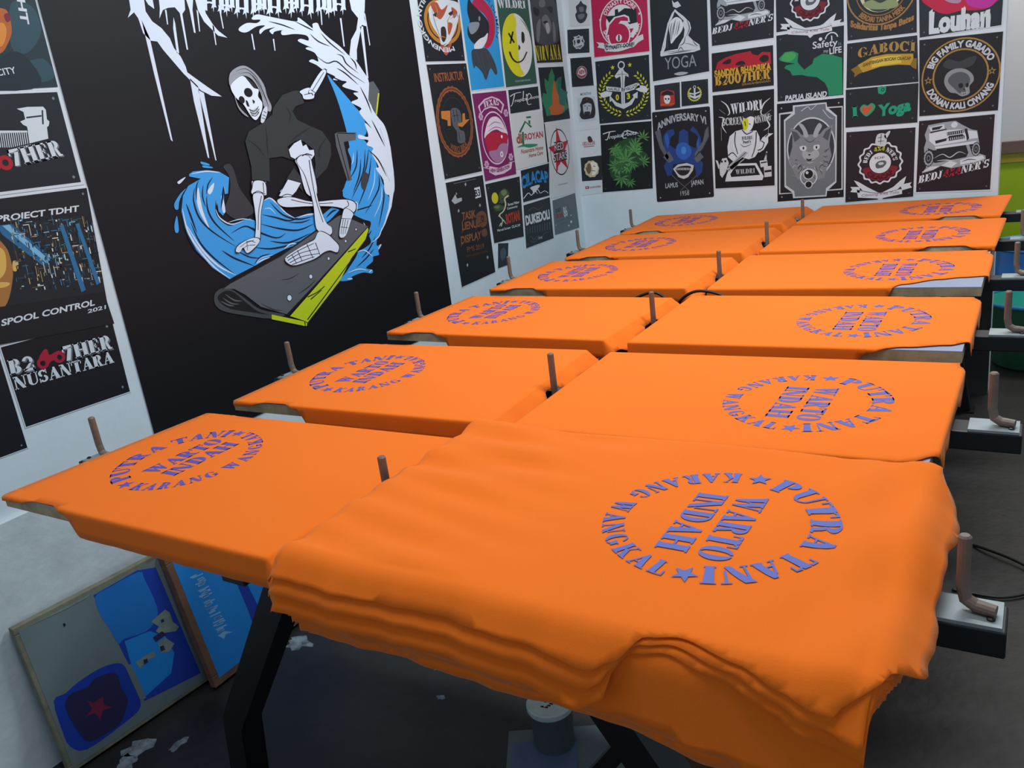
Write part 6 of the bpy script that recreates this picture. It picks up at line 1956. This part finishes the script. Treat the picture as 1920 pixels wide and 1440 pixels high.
# ------------------------------------------------------------------ things under and beside the table
c = on_z(1030, 1314, 0.115)
t = empty('paint_pot', (c.x, c.y, 0), 'pale paint pot with a speckled white lid, under the table', 'paint pot')
b = MB(); b.lathe([(0.040, 0.001), (0.043, 0.004), (0.047, 0.105), (0.047, 0.108)], (c.x, c.y, 0), mat('grey_plastic_pot', '#4c4f52', 0.5))
b.build('pot', t, (c.x, c.y, 0), smooth=False)
b = MB(); b.lathe([(0.0495, 0.100), (0.0505, 0.102), (0.0505, 0.112), (0.048, 0.115), (0.044, 0.1135)], (c.x, c.y, 0), mat('speckled_white_lid', '#b9c6c0', 0.5, var=0.25, vscale=50, colr2='#6f7c78'))
rl = random.Random(9)
for _ in range(12):
    an, rr_ = rl.uniform(0, 6.28), rl.uniform(0.008, 0.04)
    x, y, s_ = c.x + rr_ * math.cos(an), c.y + rr_ * math.sin(an), rl.uniform(0.002, 0.005)
    b.add([(x - s_, y - s_ * 0.4, 0.1139), (x + s_, y - s_ * 0.2, 0.1139), (x + s_ * 0.6, y + s_, 0.1139), (x - s_ * 0.5, y + s_ * 0.7, 0.1139)], [(0, 1, 2, 3)], BLACKM)
b.build('lid', t, (c.x, c.y, 0.1), smooth=False)

c = on_z(1262, 1405, 0.16)
t = empty('dark_bucket', (c.x, c.y, 0), 'dark bucket with a pale rim, between the table leg and the cardboard box', 'bucket')
b = MB(); b.lathe([(0.055, 0.001), (0.066, 0.15), (0.066, 0.158), (0.062, 0.158), (0.060, 0.15), (0.052, 0.01)], (c.x, c.y, 0), mat('dark_plum_plastic', '#27202a', 0.45)); b.build('bucket_body', t, (c.x, c.y, 0))
b = MB(); b.lathe([(0.066, 0.152), (0.069, 0.154), (0.069, 0.161), (0.064, 0.162), (0.062, 0.155)], (c.x, c.y, 0), mat('pale_rim_plastic', '#9a948c', 0.5)); b.build('rim', t, (c.x, c.y, 0.15))

x0, y0 = 2.10 * U, 0.72 * U
b = MB()
b.box((x0, y0, 0.001), (x0 + 0.19, y0 + 0.26, 0.36), CARD)
b.add([(x0, y0, 0.36), (x0 + 0.19, y0, 0.36), (x0 + 0.19, y0 - 0.06, 0.335), (x0, y0 - 0.06, 0.335)], [(0, 1, 2, 3)], CARD)
t = empty('cardboard_box', (x0 + 0.15, y0 + 0.13, 0), 'brown cardboard box standing under the front stack', 'box')
o = b.build('carton', t, (x0 + 0.15, y0 + 0.13, 0))
b = MB(); b.box((x0 + 0.09, y0 - 0.0008, 0.001), (x0 + 0.13, y0 - 0.0002, 0.358), mat('tan_packing_tape', '#6f5a3d', 0.35)); b.build('packing_tape', t, (x0 + 0.145, y0, 0))

c = on_z(1100, 1425, 0.004)
b = MB()
b.box((-0.17, -0.12, 0), (0.12, 0.10, 0.006), mat('grey_blue_board', '#5d676c', 0.6, var=0.4, vscale=12), Matrix.Rotation(0.5, 3, 'Z'), (c.x, c.y, 0.0006))
b.box((-0.16, -0.11, 0.0062), (-0.02, 0.06, 0.0075), mat('blue_paper_sheet', '#4f5f7c', 0.7), Matrix.Rotation(0.5, 3, 'Z'), (c.x, c.y, 0.0006))
tag(b.build('board_offcut', None, (c.x, c.y, 0)), 'grey blue board lying on the dark floor between the table legs', 'board')

# ------------------------------------------------------------------ tub and drum past the end of the back wall
c = Vector((2.945 * U, 7.0 * U, 0))
t = empty('plastic_tub', c, 'dark green plastic tub with teal inside and blue rim', 'tub')
TUBG = mat('dark_green_plastic', '#1d4a33', 0.4, var=0.2, vscale=5)
TEAL = mat('teal_plastic', '#12907a', 0.4, var=0.15, vscale=6)
RIMB = mat('blue_rim_plastic', '#2f7fae', 0.35)
b = MB(); b.lathe([(0.150, 0.001), (0.160, 0.01), (0.192, 0.275), (0.192, 0.285)], c, TUBG, 48); b.build('tub_body', t, c, smooth=False)
b = MB(); b.lathe([(0.188, 0.286), (0.186, 0.27), (0.158, 0.02), (0.150, 0.015)], c, TEAL, 48); b.build('tub_inside', t, c, smooth=False)
b = MB()
pts = [c + Vector((0.196 * math.cos(6.2832 * k / 48), 0.196 * math.sin(6.2832 * k / 48), 0.288)) for k in range(49)]
b.tube(pts, 0.008, RIMB, 8, cap=False); b.build('rim', t, c, smooth=True)

c = Vector((2.90 * U, 7.86 * U, 0))
t = empty('blue_drum', c, 'glossy blue plastic drum standing behind the green tub', 'drum')
BLUED = mat('glossy_blue_plastic', '#1668b4', 0.22, var=0.1, vscale=5)
b = MB(); b.lathe([(0.150, 0.001), (0.160, 0.01), (0.163, 0.12), (0.168, 0.13), (0.163, 0.14), (0.165, 0.30), (0.170, 0.31), (0.165, 0.32), (0.164, 0.425), (0.155, 0.438)], c, BLUED, 48); b.build('drum_body', t, c, smooth=True)
b = MB(); b.lathe([(0.170, 0.432), (0.173, 0.435), (0.173, 0.452), (0.168, 0.458), (0.150, 0.456)], c, mat('pale_blue_lid', '#4f8fc4', 0.3), 48); b.build('drum_lid', t, c)


# ------------------------------------------------------------------ cables
def cable(name, pts, r, label):
    b = MB()
    P = [Vector(p) for p in pts]
    o = []
    for i in range(len(P) - 1):
        p0, p1, p2, p3 = P[max(0, i - 1)], P[i], P[i + 1], P[min(len(P) - 1, i + 2)]
        for k in range(6):
            t_ = k / 6
            o.append(0.5 * (2 * p1 + (p2 - p0) * t_ + (2 * p0 - 5 * p1 + 4 * p2 - p3) * t_ * t_ + (3 * p1 - p0 - 3 * p2 + p3) * t_ ** 3))
    o.append(P[-1])
    b.tube(o, r, CABLE, 8)
    return tag(b.build(name, None, P[0], smooth=True), label, 'cable')


R_ = 0.004
cable('cable', [on_z(px, py, R_ + dz) for px, py, dz in ((1785, 1105, 0), (1820, 1112, 0), (1880, 1120, 0.003), (1935, 1108, 0.004), (1950, 1080, 0.004), (1925, 1062, 0.006), (1890, 1045, 0.008), (1850, 1030, 0.006), (1825, 1022, 0))], R_, 'black cable looped on the floor right of the front stack')
cable('cable', [on_y(1165, 574, 1.488), on_y(1178, 566, 1.488), on_y(1205, 553, 1.486), on_y(1222, 549, 1.486), on_y(1240, 554, 1.486), on_y(1272, 585, 1.488)], R_, 'black cable arching up behind a peg, left of the bridging cable')
cable('cable', [on_y(px, py, 1.478) for px, py in ((1262, 600), (1270, 572), (1284, 556), (1306, 546), (1335, 548), (1362, 558), (1400, 580))], R_, 'black cable bridging the gap between two right-hand orange shirts')
